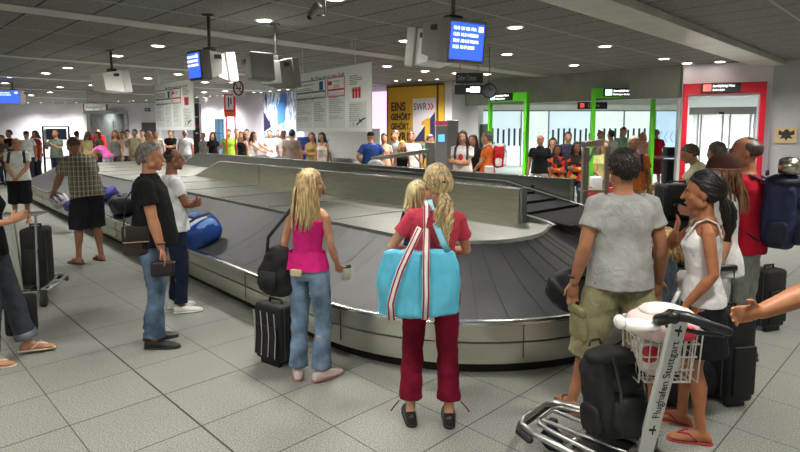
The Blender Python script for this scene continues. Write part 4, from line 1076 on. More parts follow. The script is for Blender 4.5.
        ln = hair[2] if len(hair) > 2 else {'long': .32, 'longcurly': .28, 'bob': .13}[hk]
        c = cap(MB(), r=1.2, ns=.05, back=-.85, side=-.35, n=28, m=18)
        rr = random.Random(int(sd * 100)); nst = (90, 46, 22)[lod]
        for k in range(nst):
            a = R(-90 + rr.uniform(-1, 1) * 118); y0 = math.sin(a); x0 = math.cos(a); zt = rr.uniform(-.02, .05)
            p0 = H(x0 * .078, -.012 + y0 * .098, zt + .02); l_ = ln * rr.uniform(.82, 1.05); ou = rr.uniform(.96, 1.12)
            p1 = H(x0 * .088 * ou, -.016 + y0 * .108 * ou, -.06)
            d_ = (Rs * x0 * .35 + Fs * (y0 * .9 - .2)) * .05 * s
            p2 = p1 + V((0, 0, -l_ * .45 * s)) + d_ * .8 + V((0, 0, -.02 * s)); p3 = p2 + V((0, 0, -l_ * .5 * s)) - Rs * x0 * .018 * s + Fs * (-.012 * s)
            cv = .012 * s if hk == 'longcurly' else .003 * s
            rad = ((.0075, .011, .018)[lod]) * s
            pts_ = [p0, p1, (p1 + p2) / 2, p2, p3]
            pts_ = [q + V((rr.uniform(-cv, cv), rr.uniform(-cv, cv), 0)) if i > 1 else q for i, q in enumerate(pts_)]
            c.tube(pts_, [rad * .8, rad, rad, rad, rad * .35], n=6, x=Rs, flat=.6)
        build('hair', c, hm, t)
    elif hk == 'ponytail':
        c = cap(MB(), r=1.1, ns=.045, back=-.80, side=-.2, n=36, m=24); rq = random.Random(9); tz = hair[3] if len(hair) > 3 else -.015
        for k in range((110, 50, 20)[lod]):
            a = rq.uniform(0, 6.283); st_ = V((math.cos(a), .0, math.sin(a))); f0 = rq.uniform(-.2, .62)
            d0 = V((st_.x * math.sqrt(1 - f0*f0), f0, st_.z * math.sqrt(1 - f0*f0)))
            if d0.z < -.1 - .5 * max(0, .2 - f0) or (f0 > .3 and d0.z < .35): continue
            pl = []
            for q in range(6):
                tq = q / 5; d = (d0 * (1 - tq) + V((0, -1, (tz - .01) / .104)) * tq); d.normalize()
                rr_ = 1.085 + rq.uniform(0, .03); pl.append(H(d.x * .079 * rr_, -.014 + d.y * .098 * rr_, .010 + d.z * .104 * rr_))
            c.tube(pl, [.003 * hs, .0055 * hs, .006 * hs, .006 * hs, .006 * hs, .005 * hs], 5)
        build('hair', c, hm, t)
        ln = hair[2] if len(hair) > 2 else .32; rr = random.Random(5); c = MB(); A0 = H(0, -.108, hair[3] if len(hair) > 3 else -.015); curl = hair[4] if len(hair) > 4 else .008
        thick = hair[5] if len(hair) > 5 else .026
        for k in range((44, 24, 12)[lod]):
            a = rr.uniform(0, 6.28); r_ = thick * s * math.sqrt(rr.random()); pts_ = [A0 + HR @ V((math.cos(a) * r_ * .4, .01, math.sin(a) * r_ * .4))]; ph_ = rr.uniform(0, 6)
            for q in range(1, 7):
                tq = q / 6; bu = math.sin(min(1, tq * 1.25) * 3.14) * .8 + .35
                pts_.append(A0 - Fs * (.05 * s * math.sin(tq * 2.2) * .7) + V((0, 0, -ln * s * tq)) + Rs * (math.cos(a) * r_ * bu + math.sin(ph_ + tq * 9) * curl * s) + Fs * (math.sin(a) * r_ * bu + math.cos(ph_ + tq * 8) * curl * s))
            c.tube(pts_, [.006 * s, .008 * s, .009 * s, .009 * s, .008 * s, .006 * s, .002 * s], n=6)
        build('ponytail', c, hm, t)
        build('hair_tie', MB().tube([H(.022, -.105, 0), H(0, -.128, .01), H(-.022, -.105, 0), H(0, -.115, -.02), H(.022, -.105, 0)], .008 * s, 8), plain('2a1a1c'), t)
    if hk in ('cap',):
        cc = hair[2] if len(hair) > 2 else hc
        def fn(d): return 1.10 if d.z > .02 else .88
        o = build('cap', he(MB(), (0, -.012, .022), (.078, .098, .092), 28, 20, fn), cloth(cc), t)
        vis = MB().grid(lambda i, j: H(math.sin(R(-52 + 104 * i / 10)) * (.086 + .0 * j), -.012 + math.cos(R(-52 + 104 * i / 10)) * (.100 + .055 * j / 3 * math.cos(R(-52 + 104 * i / 10))), .026 - .012 * j / 3 - .012 * abs(math.sin(R(-52 + 104 * i / 10)))), 11, 4)
        for v_ in list(vis.v)[:]: pass
        n0 = len(vis.v); vis.v += [(p[0], p[1], p[2] + .006 * s) for p in vis.v[:n0]]; vis.f += [tuple(q + n0 for q in reversed(f)) for f in vis.f[:]]
        build('visor', vis, cloth(cc), o)
    return dict(t=t, S=S, arms=arms, legs=legs, H=H, hx=hx, spine=spine, s=s, P=P, Nk=Nk, Rs=Rs, Fs=Fs, u1=u1, Ho=Ho, hs=hs, he=he)
def world(pd, p): return Matrix.Translation(pd['t'].location) @ Matrix.Rotation(pd['t'].rotation_euler.z, 4, 'Z') @ V(p)
def add_strands(pd, hc, ln, n=60, lod=0): pass
# ================================================================ bags and carts
blk = mottled('black_fabric', '1d1d1f', .75, .15, 8, .3)
def suitcase(loc, wd, dp, ht, rz, label, c='1c1c1e', lie=None, group=None, handle=True, z=0, stripes=None, cat='suitcase'):
    t = empty('suitcase', (loc[0], loc[1], z), rz, label, cat, group)
    M = lie if lie is not None else Matrix.Identity(3)
    zc = ht / 2 + (.04 if lie is None else 0)
    def P(x, y, z_): return M @ V((x, y, z_))
    build('shell', MB().box(P(0, 0, zc), (wd, dp, ht), M=M, bev=min(wd, dp, ht) * .16), mottled('case_' + c, c, .6, .1, 6), t)
    pk = MB().box(P(0, -dp / 2 - .012, zc - ht * .12), (wd * .82, .03, ht * .55), M=M, bev=.012); build('front_pocket', pk, mottled('case_' + c, c, .6, .1, 6), t)
    build('zipper', MB().box(P(0, -dp * .28, zc), (wd + .004, .008, ht * .92), M=M), plain('4c4c50', .4), t, smooth=False)
    if handle:
        h = MB().tube([P(-wd * .22, 0, zc + ht / 2 - .01), P(-wd * .22, 0, zc + ht / 2 + .03), P(wd * .22, 0, zc + ht / 2 + .03), P(wd * .22, 0, zc + ht / 2 - .01)], .010, 8); build('handle', h, plain('0f0f10', .5), t)
    if lie is None:
        for s_ in (-1, 1):
            build('wheel', MB().cyl((s_ * wd * .36 - .015, dp * .2, .025), (s_ * wd * .36 + .015, dp * .2, .025), .026, n=12), plain('101010', .5), t)
        build('foot', MB().box((0, -dp * .3, .021), (wd * .7, .03, .042)), plain('101010', .5), t, smooth=False)
    if stripes:
        for k in range(4): build('piping', MB().tube([P(-wd * .38 + wd * .25 * k, -dp / 2 - .03, zc - ht * .38), P(-wd * .38 + wd * .25 * k + .02, -dp / 2 - .034, zc), P(-wd * .38 + wd * .25 * k, -dp / 2 - .03, zc + ht * .40)], .004, 6), plain(stripes, .5), t)
    return t
def backpack(T, M, wd, dp, ht, label, c='1c1c20', c2='121214', name='backpack', z_top=1.0, straps=True, roll=None):
    """T: world position of the back panel centre bottom, M: 3x3, local -Y points away from the wearer's back"""
    t = empty(name, T, 0, label, 'backpack')
    def P(x, y, z): return M @ V((x, y, z))
    X, Y, Z = M @ V((1, 0, 0)), M @ V((0, 1, 0)), M @ V((0, 0, 1))
    m1 = mottled('pack_' + c, c, .7, .12, 7); m2 = mottled('pack_' + c2, c2, .7, .12, 7)
    b = MB(); rows = [(0, .36, .30), (.06, .46, .44), (.3, .5, .5), (.6, .49, .5), (.82, .44, .42), (.95, .33, .30), (1.0, .18, .16)]
    SE = lambda d: (abs(d.x)**4 + abs(d.y)**4 + abs(d.z)**4) ** -.25
    b.ell(P(0, -dp / 2, ht * .49), (wd * .49, dp * .5, ht * .49), (X, Y, Z), 32, 22, SE)
    build('main_bag', b, m1, t, voxel=.012, it=2, wr=(.013, 11, 3))
    for z_ in (.34, .62): build('zipper', MB().tube([P(-wd * .40, -dp * .78, z_ * ht), P(-wd * .2, -dp * .99, z_ * ht + .015), P(wd * .2, -dp * .99, z_ * ht + .015), P(wd * .40, -dp * .78, z_ * ht)], .006, 6), plain('3a3a3e', .4), t)
    b = MB().ell(P(0, -dp * 1.0, ht * .30), (wd * .37, dp * .17, ht * .22), (X, Y, Z), 24, 16, SE)
    build('front_pocket', b, m2, t, voxel=.011, it=2, wr=(.007, 14, 5))
    b = MB().ell(P(0, -dp * .97, ht * .66), (wd * .30, dp * .12, ht * .10), (X, Y, Z), 24, 16, SE)
    build('upper_pocket', b, m2, t, voxel=.011, it=2, wr=(.006, 14, 8))
    b = MB().loft([(P(0, -dp * .55, (.86 + .05 * k) * ht), X * wd * .47 * w_, Y * dp * .55 * w_) for k, w_ in enumerate([.9, 1.04, .95, .55])], 18); build('lid', b, m2, t)
    for s_ in (-1, 1):
        b = MB().ell(P(s_ * wd * .50, -dp * .5, ht * .25), (wd * .07, dp * .3, ht * .17), (X, Y, Z), 20, 14, SE); build('side_pocket', b, m2, t, wr=(.005, 14, 2))
        if straps:
            b = MB().tube([P(s_ * wd * .22, 0, .92 * ht), P(s_ * wd * .30, .08, 1.0 * ht), P(s_ * wd * .36, .20, .90 * ht), P(s_ * wd * .40, .22, .6 * ht), P(s_ * wd * .46, .12, .25 * ht), P(s_ * wd * .4, 0, .12 * ht)], .022, 8, flat=.4, x=X); build('shoulder_strap', b, m2, t)
        b = MB().tube([P(s_ * wd * .26, -dp * 1.02, .95 * ht), P(s_ * wd * .27, -dp * 1.16, .6 * ht), P(s_ * wd * .26, -dp * 1.06, .12 * ht)], .009, 6, flat=.4, x=X); build('compression_strap', b, plain('2c2c30', .5), t)
    b = MB().tube([P(-.04, -.01, 1.0 * ht), P(-.03, -.01, 1.05 * ht), P(.03, -.01, 1.05 * ht), P(.04, -.01, 1.0 * ht)], .008, 8); build('grab_loop', b, plain('101012', .5), t)
    if roll:
        build('bed_roll', MB().cyl(P(-wd * .6, -dp * .6, -.07), P(wd * .6, -dp * .6, -.07), .07, n=16), mottled('pack_' + roll, roll, .7), t)
    return t
def dup_at(): pass

# ================================================================ main figures
RZ = lambda a: Matrix.Rotation(R(a), 3, 'Z')
polo = person((-2.17, 4.83), -78, 1.78, 'grey haired man in black polo shirt and jeans, profile to the right, on the left', sk='b07a5c', top=('polo', '161618'), bottom=('jeans', '54677c', 1.25),
    hair=('short', '74716c'), shoes=('shoe', '161412', '0c0c0c'), L='hang', Rr=((.22, .12, .86), (.3, -1, 0), (-.1, .3, -1)), head=(-4, 3), fat=1.14, belly=.035, feet=((.09, -.02), (.13, .04)))
fold = person((U(171, 5.75), 5.75), -62, 1.71, 'tanned bald man in white t-shirt folding his arms, behind the black polo shirt', sk='8a5a44', top=('tee', 'd9dadd'), bottom=('trousers', '1d2438'),
    hair=('bald', '2d2622'), shoes=('shoe', 'd9d9d4', 'f0f0ee'), L='foldin', Rr='foldout', head=(-6, 0), fat=1.06, feet=((.10, .02), (.12, .06)))
pink = person((U(306, 4.12), 4.12), -20, 1.60, 'young woman with long blonde hair in a pink strappy top and faded jeans', sk='d09a7c', female=True, top=('halter', 'd8287f'), bottom=('jeans', '71879f', 1.2),
    hair=('long', 'c0a678', .30), shoes=('shoe', 'd8c8c4', 'c07a80'), L='hang', Rr=((.17, .20, .94), (.4, -.9, -.5), (-.1, .6, -.8)), head=(-50, 4), sidel=2, fat=.93, feet=((.09, .0), (.11, .03)), footyaw=30, headscale=1.04)
# ruffled hem of the pink top
c, r_, f_ = pink['spine'](.16); s_ = pink['s']; mb = MB()
mb.grid(lambda i, j: c + (r_ * math.cos(i * .1309) * (.160 + .026 * j / 4 + .010 * math.sin(i * 1.9) * j / 4) + f_ * (math.sin(i * .1309) * (.116 + .022 * j / 4 + .008 * math.sin(i * 1.9) * j / 4) - .012)) * s_ + V((0, 0, .05 - .035 * j)) * s_, 48, 5, closed_u=True)
build('ruffle', mb, cloth('d8287f'), pink['t'])
build('back_label', MB().box(c + V((-.01, -.155, -.085)), (.09, .012, .05), bev=.004), plain('c8b890', .6), pink['t'])
redw = person((.20, 3.50), 2, 1.665, 'woman with wavy blonde ponytail in red top and dark red trousers holding a child', sk='c99474', female=True, top=('tee', 'cc4658'), bottom=('capri', '6e0d26'),
    hair=('ponytail', 'c0a87c', .34, -.055, .026, .040), shoes=('shoe', '17161a', '0c0c0c'), L=((.12, .26, 1.12), (1.0, -.5, -.5), (.5, .8, .1)), Rr=((.10, .32, 1.10), (.9, -.3, -.7), (-.8, .5, .1)), head=(14, 4), sidel=5, feet=((.14, .0), (.12, -.03)), footyaw=4, headscale=1.10, fat=1.04)
kid = person((U(417, 3.82), 3.80, .58), -8, .92, 'small blonde child in dark navy shirt carried on the arm of the woman in red', sk='d9a486', female=True, top=('tee', '1c2038'), bottom=('trousers', '2a2d3c'),
    hair=('bob', 'd4be8c', .10), shoes=('shoe', '4a4a50'), L=((.10, .22, 1.0), (.6, -.3, -1), (0, 1, 0)), Rr=((.10, .22, 1.1), (.6, -.3, -1), (0, 1, 0)), headscale=1.72, lod=1, feet=((.22, .25, .25), (.2, .25, .25)))
# drawstrings at the trouser hems
for sg in (-1, 1):
    Hj, K, A2, FR = redw['legs'][sg]; p = A2 + V((sg * .075, -.01, .07))
    build('drawstring', MB().tube([p, p + V((sg * .03, -.01, -.03)), p + V((sg * .05, -.02, -.055))], .004, 6), cloth('6e0d26'), redw['t'])
grey = person((1.42, 3.54), 3, 1.765, 'tall dark haired man seen from behind in grey t-shirt and khaki cargo shorts', sk='a87456', top=('tee', 'a8a9a6'), bottom=('shorts', '8f8a68', .26),
    hair=('thick', '1f1712'), shoes=('flipflop', '6a4a38', '4a2c20'), L=((.285, .03, .90), (.3, -1, 0), (-.15, .2, -1)), Rr=((.285, .05, .90), (.3, -1, 0), (-.15, .2, -1)), head=(0, 0), fat=1.10, feet=((.27, .08), (.20, -.02)), headscale=1.0)
for sg in (-1, 1):   # cargo pockets
    Hj, K, A2, FR = grey['legs'][sg]; p = Hj + (K - Hj) * .72 + V((sg * .105, -.02, 0))
    pk = build('cargo_pocket', MB().box(p, (.045, .17, .20), rot=R(-sg * 12), bev=.015), cloth('8f8a68'), grey['t'])
    build('pocket_flap', MB().box(p + V((sg * .012, 0, .085)), (.04, .18, .06), rot=R(-sg * 12), bev=.012), cloth('86815f'), pk)
build('wristwatch', MB().tube([grey['arms'][-1][2] + V((.034 * math.cos(a), .034 * math.sin(a), .035)) for a in [6.283 * k / 12 for k in range(13)]], .009, 6), plain('1a1a1c', .3), grey['t'])
build('wristwatch', MB().tube([polo['arms'][1][2] + V((.034 * math.cos(a), .034 * math.sin(a), .035)) for a in [6.283 * k / 12 for k in range(13)]], .008, 6), plain('1a1a1c', .3), polo['t'])
tank = person((U(709, 3.32), 3.32), 66, 1.63, 'dark haired woman in white tank top with a hand raised to her chin', sk='a56a48', female=True, top=('tank', 'd9d7d6'), bottom=('skirt', '17171b', .36),
    hair=('ponytail', '15100e', .30, -.02, .010, .032), shoes=('flipflop', 'a8303a', '8a202a'), L=((.20, .10, .93), (.4, -1, 0), (0, .6, -.7)), Rr=((.0, .17, 1.36), (.3, 1, -1), (-.3, -.1, 1)), head=(-4, 4), feet=((.10, .0), (.12, .10)), headscale=1.12)
build('knotted_hem', MB().tube([tank['spine'](-.02)[0] + V((0, .13, 0)), tank['spine'](-.02)[0] + V((-.03, .16, -.06)), tank['spine'](-.02)[0] + V((-.05, .15, -.13))], [.03, .022, .012], 8, flat=.5), cloth('d9d7d6'), tank['t'])
capw = person((U(727, 4.0), 4.02), 62, 1.70, 'woman in brown cap with pink band and white t-shirt', sk='c08a6c', female=True, top=('tee', 'd8d6d4'), bottom=('capri', 'd6d4cf'),
    hair=('long', '7a5a3c', .24), shoes=('shoe', 'c8c4bc', '8a8680'), head=(15, 0), feet=((.10, .0), (.12, .04)), headscale=1.05)
def capfn(d): return 1.13 if d.z > .0 else .86
o = build('cap', capw['he'](MB(), (0, -.012, .026), (.080, .102, .100), 30, 22, capfn), cloth('4a3026'), capw['t'])
build('pink_band', capw['he'](MB(), (0, -.012, .026), (.0925, .118, .012), 30, 8), cloth('c87f8c'), o, label='pink band of the brown cap')
redt = person((U(748, 4.42), 4.42), 48, 1.84, 'man in red t-shirt and grey shorts carrying a big navy backpack', sk='b57a5e', top=('tee', 'b0182c'), bottom=('shorts', '7f8378', .12),
    hair=('bald', '4a3a30'), shoes=('shoe', '18181a', '101010'), L=((.14, .30, 1.15), (.6, -.5, -1), (0, .8, .2)), Rr=((.24, .08, .92), (.4, -1, 0), (0, .3, -1)), head=(18, 0), fat=1.05, headscale=1.05)
kid2 = person((U(672, 3.95), 3.98), 40, 1.17, 'blonde child in pale denim blue shirt, half hidden by the white tank top', sk='d9a486', female=True, top=('tee', '7d93a8'), bottom=('trousers', '6c7f94'),
    hair=('bob', 'c9a872', .12), shoes=('shoe', 'b8b4ac'), headscale=1.25, lod=1)
reach = person((1.95, 2.02), 90, 1.74, 'person outside the right edge reaching a bare arm into view', sk='a8704e', top=('tee', '5a5f66'), bottom=('trousers', '2c3240'), hair=('short', '3a2c22'),
    L='hang', Rr=((.17, .50, 1.165), (.6, -.3, -.8), (-.25, 1, .20)), lean=6, fat=1.15)
plaid = person((-4.50, 7.95), 62, 1.86, 'balding man in a plaid short sleeved shirt stooping over the carousel edge at the left', sk='a9765a', top=('shirt', '8c8672', None), bottom=('shorts', '2b2d33', .10),
    hair=('bald', '5a4a3a'), shoes=('flipflop', '4a3a30'), L=((.15, .42, .98), (.6, -.5, -1), (0, .5, -1)), Rr=((.22, .38, 1.0), (.6, -.5, -1), (0, .5, -1)), lean=22, fat=1.18, head=(4, 12), feet=((.14, .02), (.13, -.05)))
def plaid_m(nt, b):
    L_ = nt.links; vec = coords(nt); sep = N(nt, 'ShaderNodeSeparateXYZ'); L_.new(vec, sep.inputs[0])
    def w_(sock, f, lo, ph=0.0):
        m1 = N(nt, 'ShaderNodeMath', operation='MULTIPLY_ADD'); L_.new(sock, m1.inputs[0]); m1.inputs[1].default_value = f; m1.inputs[2].default_value = ph
        m2 = N(nt, 'ShaderNodeMath', operation='FRACT'); L_.new(m1.outputs[0], m2.inputs[0])
        m3 = N(nt, 'ShaderNodeMath', operation='LESS_THAN'); L_.new(m2.outputs[0], m3.inputs[0]); m3.inputs[1].default_value = lo; return m3.outputs[0]
    def mix(f, a, c, fac=1.0):
        mx = N(nt, 'ShaderNodeMix', data_type='RGBA'); mm = N(nt, 'ShaderNodeMath', operation='MULTIPLY'); L_.new(f, mm.inputs[0]); mm.inputs[1].default_value = fac
        L_.new(mm.outputs[0], mx.inputs['Factor'])
        if isinstance(a, str): mx.inputs['A'].default_value = lin(a)
        else: L_.new(a, mx.inputs['A'])
        mx.inputs['B'].default_value = lin(c); return mx.outputs['Result']
    add = N(nt, 'ShaderNodeMath', operation='MULTIPLY_ADD'); L_.new(sep.outputs[1], add.inputs[0]); add.inputs[1].default_value = -.64; L_.new(sep.outputs[0], add.inputs[2])
    k = mix(w_(add.outputs[0], 17, .45), '8f8a76', '55503f', .7); k = mix(w_(sep.outputs[2], 17, .45), k, '55503f', .35); k = mix(w_(add.outputs[0], 15, .12, .3), k, 'd8d4c2', .8); k = mix(w_(sep.outputs[2], 15, .10, .3), k, 'd8d4c2', .7)
    L_.new(k, b.inputs['Base Color'])
pm = mat('plaid_cloth', '8c8672', .9, spec=.2, build=plaid_m)
for ch in plaid['t'].children:
    if ch.name.startswith(('shirt', 'collar')): ch.data.materials[0] = pm
wtee = person((-7.76, 11.37), -158, 1.75, 'man in white t-shirt with dark backpack straps and black knee shorts', sk='b07c60', top=('tee', 'd6d8d4'), bottom=('shorts', '1b1b1e', .22),
    hair=('bald', '6a5a48'), shoes=('strap', 'a9a59c', '8a867c'), L='front', Rr='front', head=(-15, 10), fat=1.12, lod=1)
for sg in (-1, 1):
    c0, r_, f_ = wtee['spine'](.60); c1, r1_, f1_ = wtee['spine'](.95)
    build('backpack_strap', MB().tube([c0 + r_ * sg * .14 + f_ * .135, c1 + r1_ * sg * .125 + f1_ * .08, c1 + r1_ * sg * .115 + V((0, 0, .035)), c0 + r_ * sg * .13 - f_ * .12], .026, 8, flat=.35, x=r_), plain('1c1e24', .7), wtee['t'])
lft = person((U(-20, 4.42), 4.42), -72, 1.76, 'person in black top and rolled up jeans with pale flip flops at the left edge', sk='b98466', female=True, top=('tee', '121214'), bottom=('capri', '3c4248'), hair=('bob', '4a3626', .16),
    shoes=('flipflop', 'c9b8a2', 'd8cbb8'), L='hang', Rr=((.10, .20, 1.16), (.6, -.4, -1), (-.3, .5, .5)), feet=((.12, .24), (.12, .02)), footyaw=6)
for sg in (-1, 1):
    Hj, K, A2, FR = lft['legs'][sg]; p = K + (A2 - K) * .78
    build('rolled_cuff', MB().tube([p, K + (A2 - K) * .92], .084, 20, round_ends=False), denim('6a7178'), lft['t'])
bend = person((U(712, 7.2), 7.25), 74, 1.78, 'man in cream shirt bending over the cart with two black suitcases', sk='b98768', top=('shirt', 'd8d2b4'), bottom=('trousers', '3c3c40'), hair=('thick', '5a4a3a'),
    L=((.12, .55, 1.15), (.5, -.5, -1), (0, .7, -.4)), Rr=((.18, .52, 1.12), (.5, -.5, -1), (0, .7, -.4)), lean=28, lod=1, head=(0, 12))
oliv = person((U(717, 6.3), 6.3), 20, 1.76, 'grey haired man in pale olive shirt, half hidden behind the man in red', sk='b98768', top=('shirt', 'b0ab8c'), bottom=('trousers', '4a4a44'), hair=('short', '5c544a'), lod=1)
oran = person((U(633, 9.3), 9.3), 155, 1.80, 'grey haired man with glasses and orange shirt beyond the end of the carousel', sk='9a5f44', top=('shirt', 'c26a34'), bottom=('trousers', 'b0a888'), hair=('short', 'b8b2a8'), lod=1, fat=1.12, head=(20, 0))
H_ = oran['H']; g = MB()
for s_ in (-1, 1): g.tube([H_(s_ * .032 + .022 * math.cos(a), .098, -.006 + .016 * math.sin(a)) for a in [6.283 * k / 12 for k in range(13)]], .0025, 6)
g.tube([H_(-.012, .1, 0), H_(.012, .1, 0)], .0025, 6)
build('glasses', g, plain('2a2220', .3), oran['t'])
c0, r_, f_ = oran['spine'](.5); c1, r1_, f1_ = oran['spine'](.95)
build('shoulder_strap', MB().tube([c0 - r_ * .16 + f_ * .12, c1 - r1_ * .13 + f1_ * .10, c1 - r1_ * .13 + V((0, 0, .04)), c0 - r_ * .16 - f_ * .14], .022, 8, flat=.4, x=r_), plain('17171a', .7), oran['t'])

# ---- things they hold or wear
def wpt(pd, p): return world(pd, p)
# black shoulder bag of the blonde woman, striped trolley bag beside her
t = empty('shoulder_bag', (U(274, 4.15), 4.15, .64), R(-20), 'slouchy black shoulder bag hanging at the left side of the blonde woman', 'bag')
b = MB().loft([((0, 0, 0), (.10, 0, 0), (0, .05, 0)), ((0, 0, .05), (.15, 0, 0), (0, .085, 0)), ((-.01, 0, .18), (.145, 0, 0), (0, .09, 0)), ((.01, 0, .30), (.115, 0, 0), (0, .07, 0)), ((.03, 0, .38), (.07, 0, 0), (0, .04, 0))], 18)
build('bag_body', b, blk, t, voxel=.012, it=2, wr=(.014, 8, 2))
build('front_pocket', MB().loft([((-.02, -.09, .06), (.07, 0, 0), (0, .02, 0)), ((-.02, -.105, .12), (.085, 0, 0), (0, .03, 0)), ((-.02, -.09, .2), (.07, 0, 0), (0, .02, 0))], 14), blk, t)
sh = Matrix.Rotation(R(20), 3, 'Z') @ (wpt(pink, pink['S'][-1] + V((.03, 0, .045))) - V(t.location))
build('shoulder_strap', MB().tube([(-.06, -.03, .33), V((-.04, -.04, .45)), sh + V((-.005, -.06, -.04)), sh, sh + V((0, .05, -.05)), V((.06, .05, .45)), (.07, .03, .33)], .014, 8, flat=.5), plain('141416', .6), t)
suitcase((U(272, 4.40), 4.42), .31, .20, .46, R(-35), 'black trolley bag with thin pale piping standing beside the blonde woman', '17171a', stripes='a8a8a8', cat='trolley bag')
# cup in her hand
p = wpt(pink, pink['arms'][1][2]); d_ = RZ(-24) @ pink['arms'][1][3]
t = empty('drinking_cup', (U(329, 4.45), 4.33, .86), 0, 'pale green and white cup with dark lid held by the blonde woman over the belt', 'cup')
t.location = p + d_ * .09 + V((.045, .02, -.07))
build('cup_body', MB().loft([((0, 0, 0), (.030, 0, 0), (0, .030, 0)), ((0, 0, .10), (.040, 0, 0), (0, .040, 0))], 18), plain('c3ccb4', .4), t)
build('lid', MB().loft([((0, 0, .10), (.043, 0, 0), (0, .043, 0)), ((0, 0, .115), (.041, 0, 0), (0, .041, 0)), ((0, 0, .12), (.03, 0, 0), (0, .03, 0))], 18), plain('2b3a2e', .4), t)
# brown camera bag of the man in the polo
t = empty('shoulder_bag', (U(131, 4.62), 4.66, .83), R(-72), 'small brown and black shoulder bag behind the man in the black polo', 'bag')
build('bag_body', MB().box((0, 0, .13), (.12, .21, .25), bev=.03), mottled('bag_brown', '33241c', .6), t)
build('flap', MB().box((.068, 0, .19), (.02, .215, .14), bev=.01), mottled('bag_black', '1a1715', .6), t)
build('pale_seam', MB().tube([(.082, -.10, .13), (.082, .10, .13)], .004, 6).tube([(.072, -.08, .12), (.078, -.08, .25)], .004, 6), plain('9a8468', .5), t)
q = Matrix.Rotation(R(72), 3, 'Z') @ (wpt(polo, polo['S'][1] + V((-.06, 0, .06))) - V(t.location))
build('strap', MB().tube([(0, -.10, .24), q * .55 + V((.0, -.12, .12)), q + V((0, -.02, .0))], .014, 6, flat=.4), mottled('bag_black', '1a1715', .6), t)
# folded dark thing in his hand
p = wpt(polo, polo['arms'][1][2])
t = empty('wallet', (p.x + .01, p.y - .01, p.z - .18), R(-75), 'dark wallet and folded cap held in the hand of the man in the polo', 'wallet')
build('leather_body', MB().box((0, 0, 0), (.05, .19, .13), bev=.02), mottled('dark_leather', '231d20', .6), t); build('edge', MB().box((0, .02, .05), (.055, .16, .015), bev=.004), plain('4a2c2a', .5), t)
# light blue tote with red and white stripes
bluem = mottled('tote_blue', '5cbbd8', .35, .06, 3)
tx0, ty0 = U(419, 3.28), 3.25
t = empty('tote_bag', (tx0, ty0, .79), R(3), 'large light blue tote bag with red striped handles on the woman in red', 'bag')
b = MB().loft([((0, 0, 0), (.20, 0, 0), (0, .06, 0)), ((0, 0, .02), (.235, 0, 0), (0, .085, 0)), ((0, 0, .16), (.245, 0, 0), (0, .085, 0)), ((.0, 0, .30), (.235, 0, 0), (0, .065, 0)), ((.01, 0, .385), (.21, 0, 0), (0, .035, 0)), ((.01, 0, .39), (.18, 0, 0), (0, .02, 0))], 30)
for i, v_ in enumerate(b.v):
    x, y, z = v_; sx_ = .235 / max(.01, abs(x)) ; b.v[i] = (math.copysign(abs(x) ** .6 * .245 ** .4, x) if abs(x) > 1e-4 else x, y, z)
b.transform(lambda q: V((q.x * (1.03 - .22 * max(0, q.z - .1)), q.y, q.z)))
build('tote_body', b, bluem, t, voxel=.010, it=2, wr=(.012, 8, 4, (1.6, 1, .8)))
whs = plain('e6e2de', .6); rds = plain('9a1c30', .6)
def strap_path(x0, bend_): return [(x0, -.092, .0), (x0 + .004, -.104, .15), (x0 + .01 + bend_ * .3, -.082, .32), (x0 + .02 + bend_ * .6, -.05, .39)] if x0 > 0 else [(-.165, -.088, .0), (-.172, -.106, .10), (-.15, -.106, .19), (-.115, -.088, .29), (-.075, -.062, .37)]
shl = Matrix.Rotation(R(-3), 3, 'Z') @ (wpt(redw, redw['S'][-1] + V((.075, -.02, .085))) - V(t.location))
for x0, be in ((-.13, .10), (.03, -.02)):
    pts_ = strap_path(x0, be) + ([(shl.x, shl.y - .075, shl.z - .16), (shl.x, shl.y - .05, shl.z - .02), (shl.x, shl.y + .02, shl.z)] if x0 > 0 else [(-.03, -.02, .45), (.01, .02, .52)])
    b = MB().tube(pts_, .021, 8, flat=.16, x=(1, 0, 0), round_ends=False); st = build('handle_strap', b, whs, t)
    for o_ in (-.014, .014): build('red_stripe', MB().tube([(p_[0] + o_, p_[1] - .004, p_[2]) for p_ in pts_], .005, 6, flat=.4, x=(1, 0, 0), round_ends=False), rds, st)
pts_ = [(.17, -.03, .385), (.13, -.05, .46), (shl.x + .05, shl.y - .07, shl.z - .12), (shl.x + .02, shl.y - .02, shl.z + .01)]
build('handle_strap', MB().tube(pts_, .019, 8, flat=.16, x=(1, 0, 0), round_ends=False), plain('7cc4d6', .5), t)

# backpack of the man in red, its strap and the things on top
Mb = RZ(48)
c0, r_, f_ = redt['spine'](.2); pb = wpt(redt, c0 - f_ * .125 + V((0, 0, -.12)))
backpack(pb, Mb, .40, .24, .56, 'big navy blue trekking backpack on the man in the red t-shirt', '20284a', '161b30')
t = empty('cooking_pots', pb + Mb @ V((0, -.16, .60)), R(48), 'bundle of metal pots and yellow cloth tied on top of the navy backpack', 'camping gear')
build('metal_pot', MB().cyl((-.08, 0, -.02), (-.08, 0, .08), .07, n=18).ell((-.08, 0, .08), (.07, .07, .025)), brushed('pot_metal', 'b8b6a6', .3, (1, 1, 1)), t)
build('yellow_cloth', MB().ell((.06, 0, .0), (.10, .07, .05), n=16), cloth('b5b04a'), t, wr=(.012, 14))
build('metal_bottle', MB().cyl((.03, .02, .03), (.12, .04, .05), .035, n=14), brushed('pot_metal', 'b8b6a6', .3, (1, 1, 1)), t)
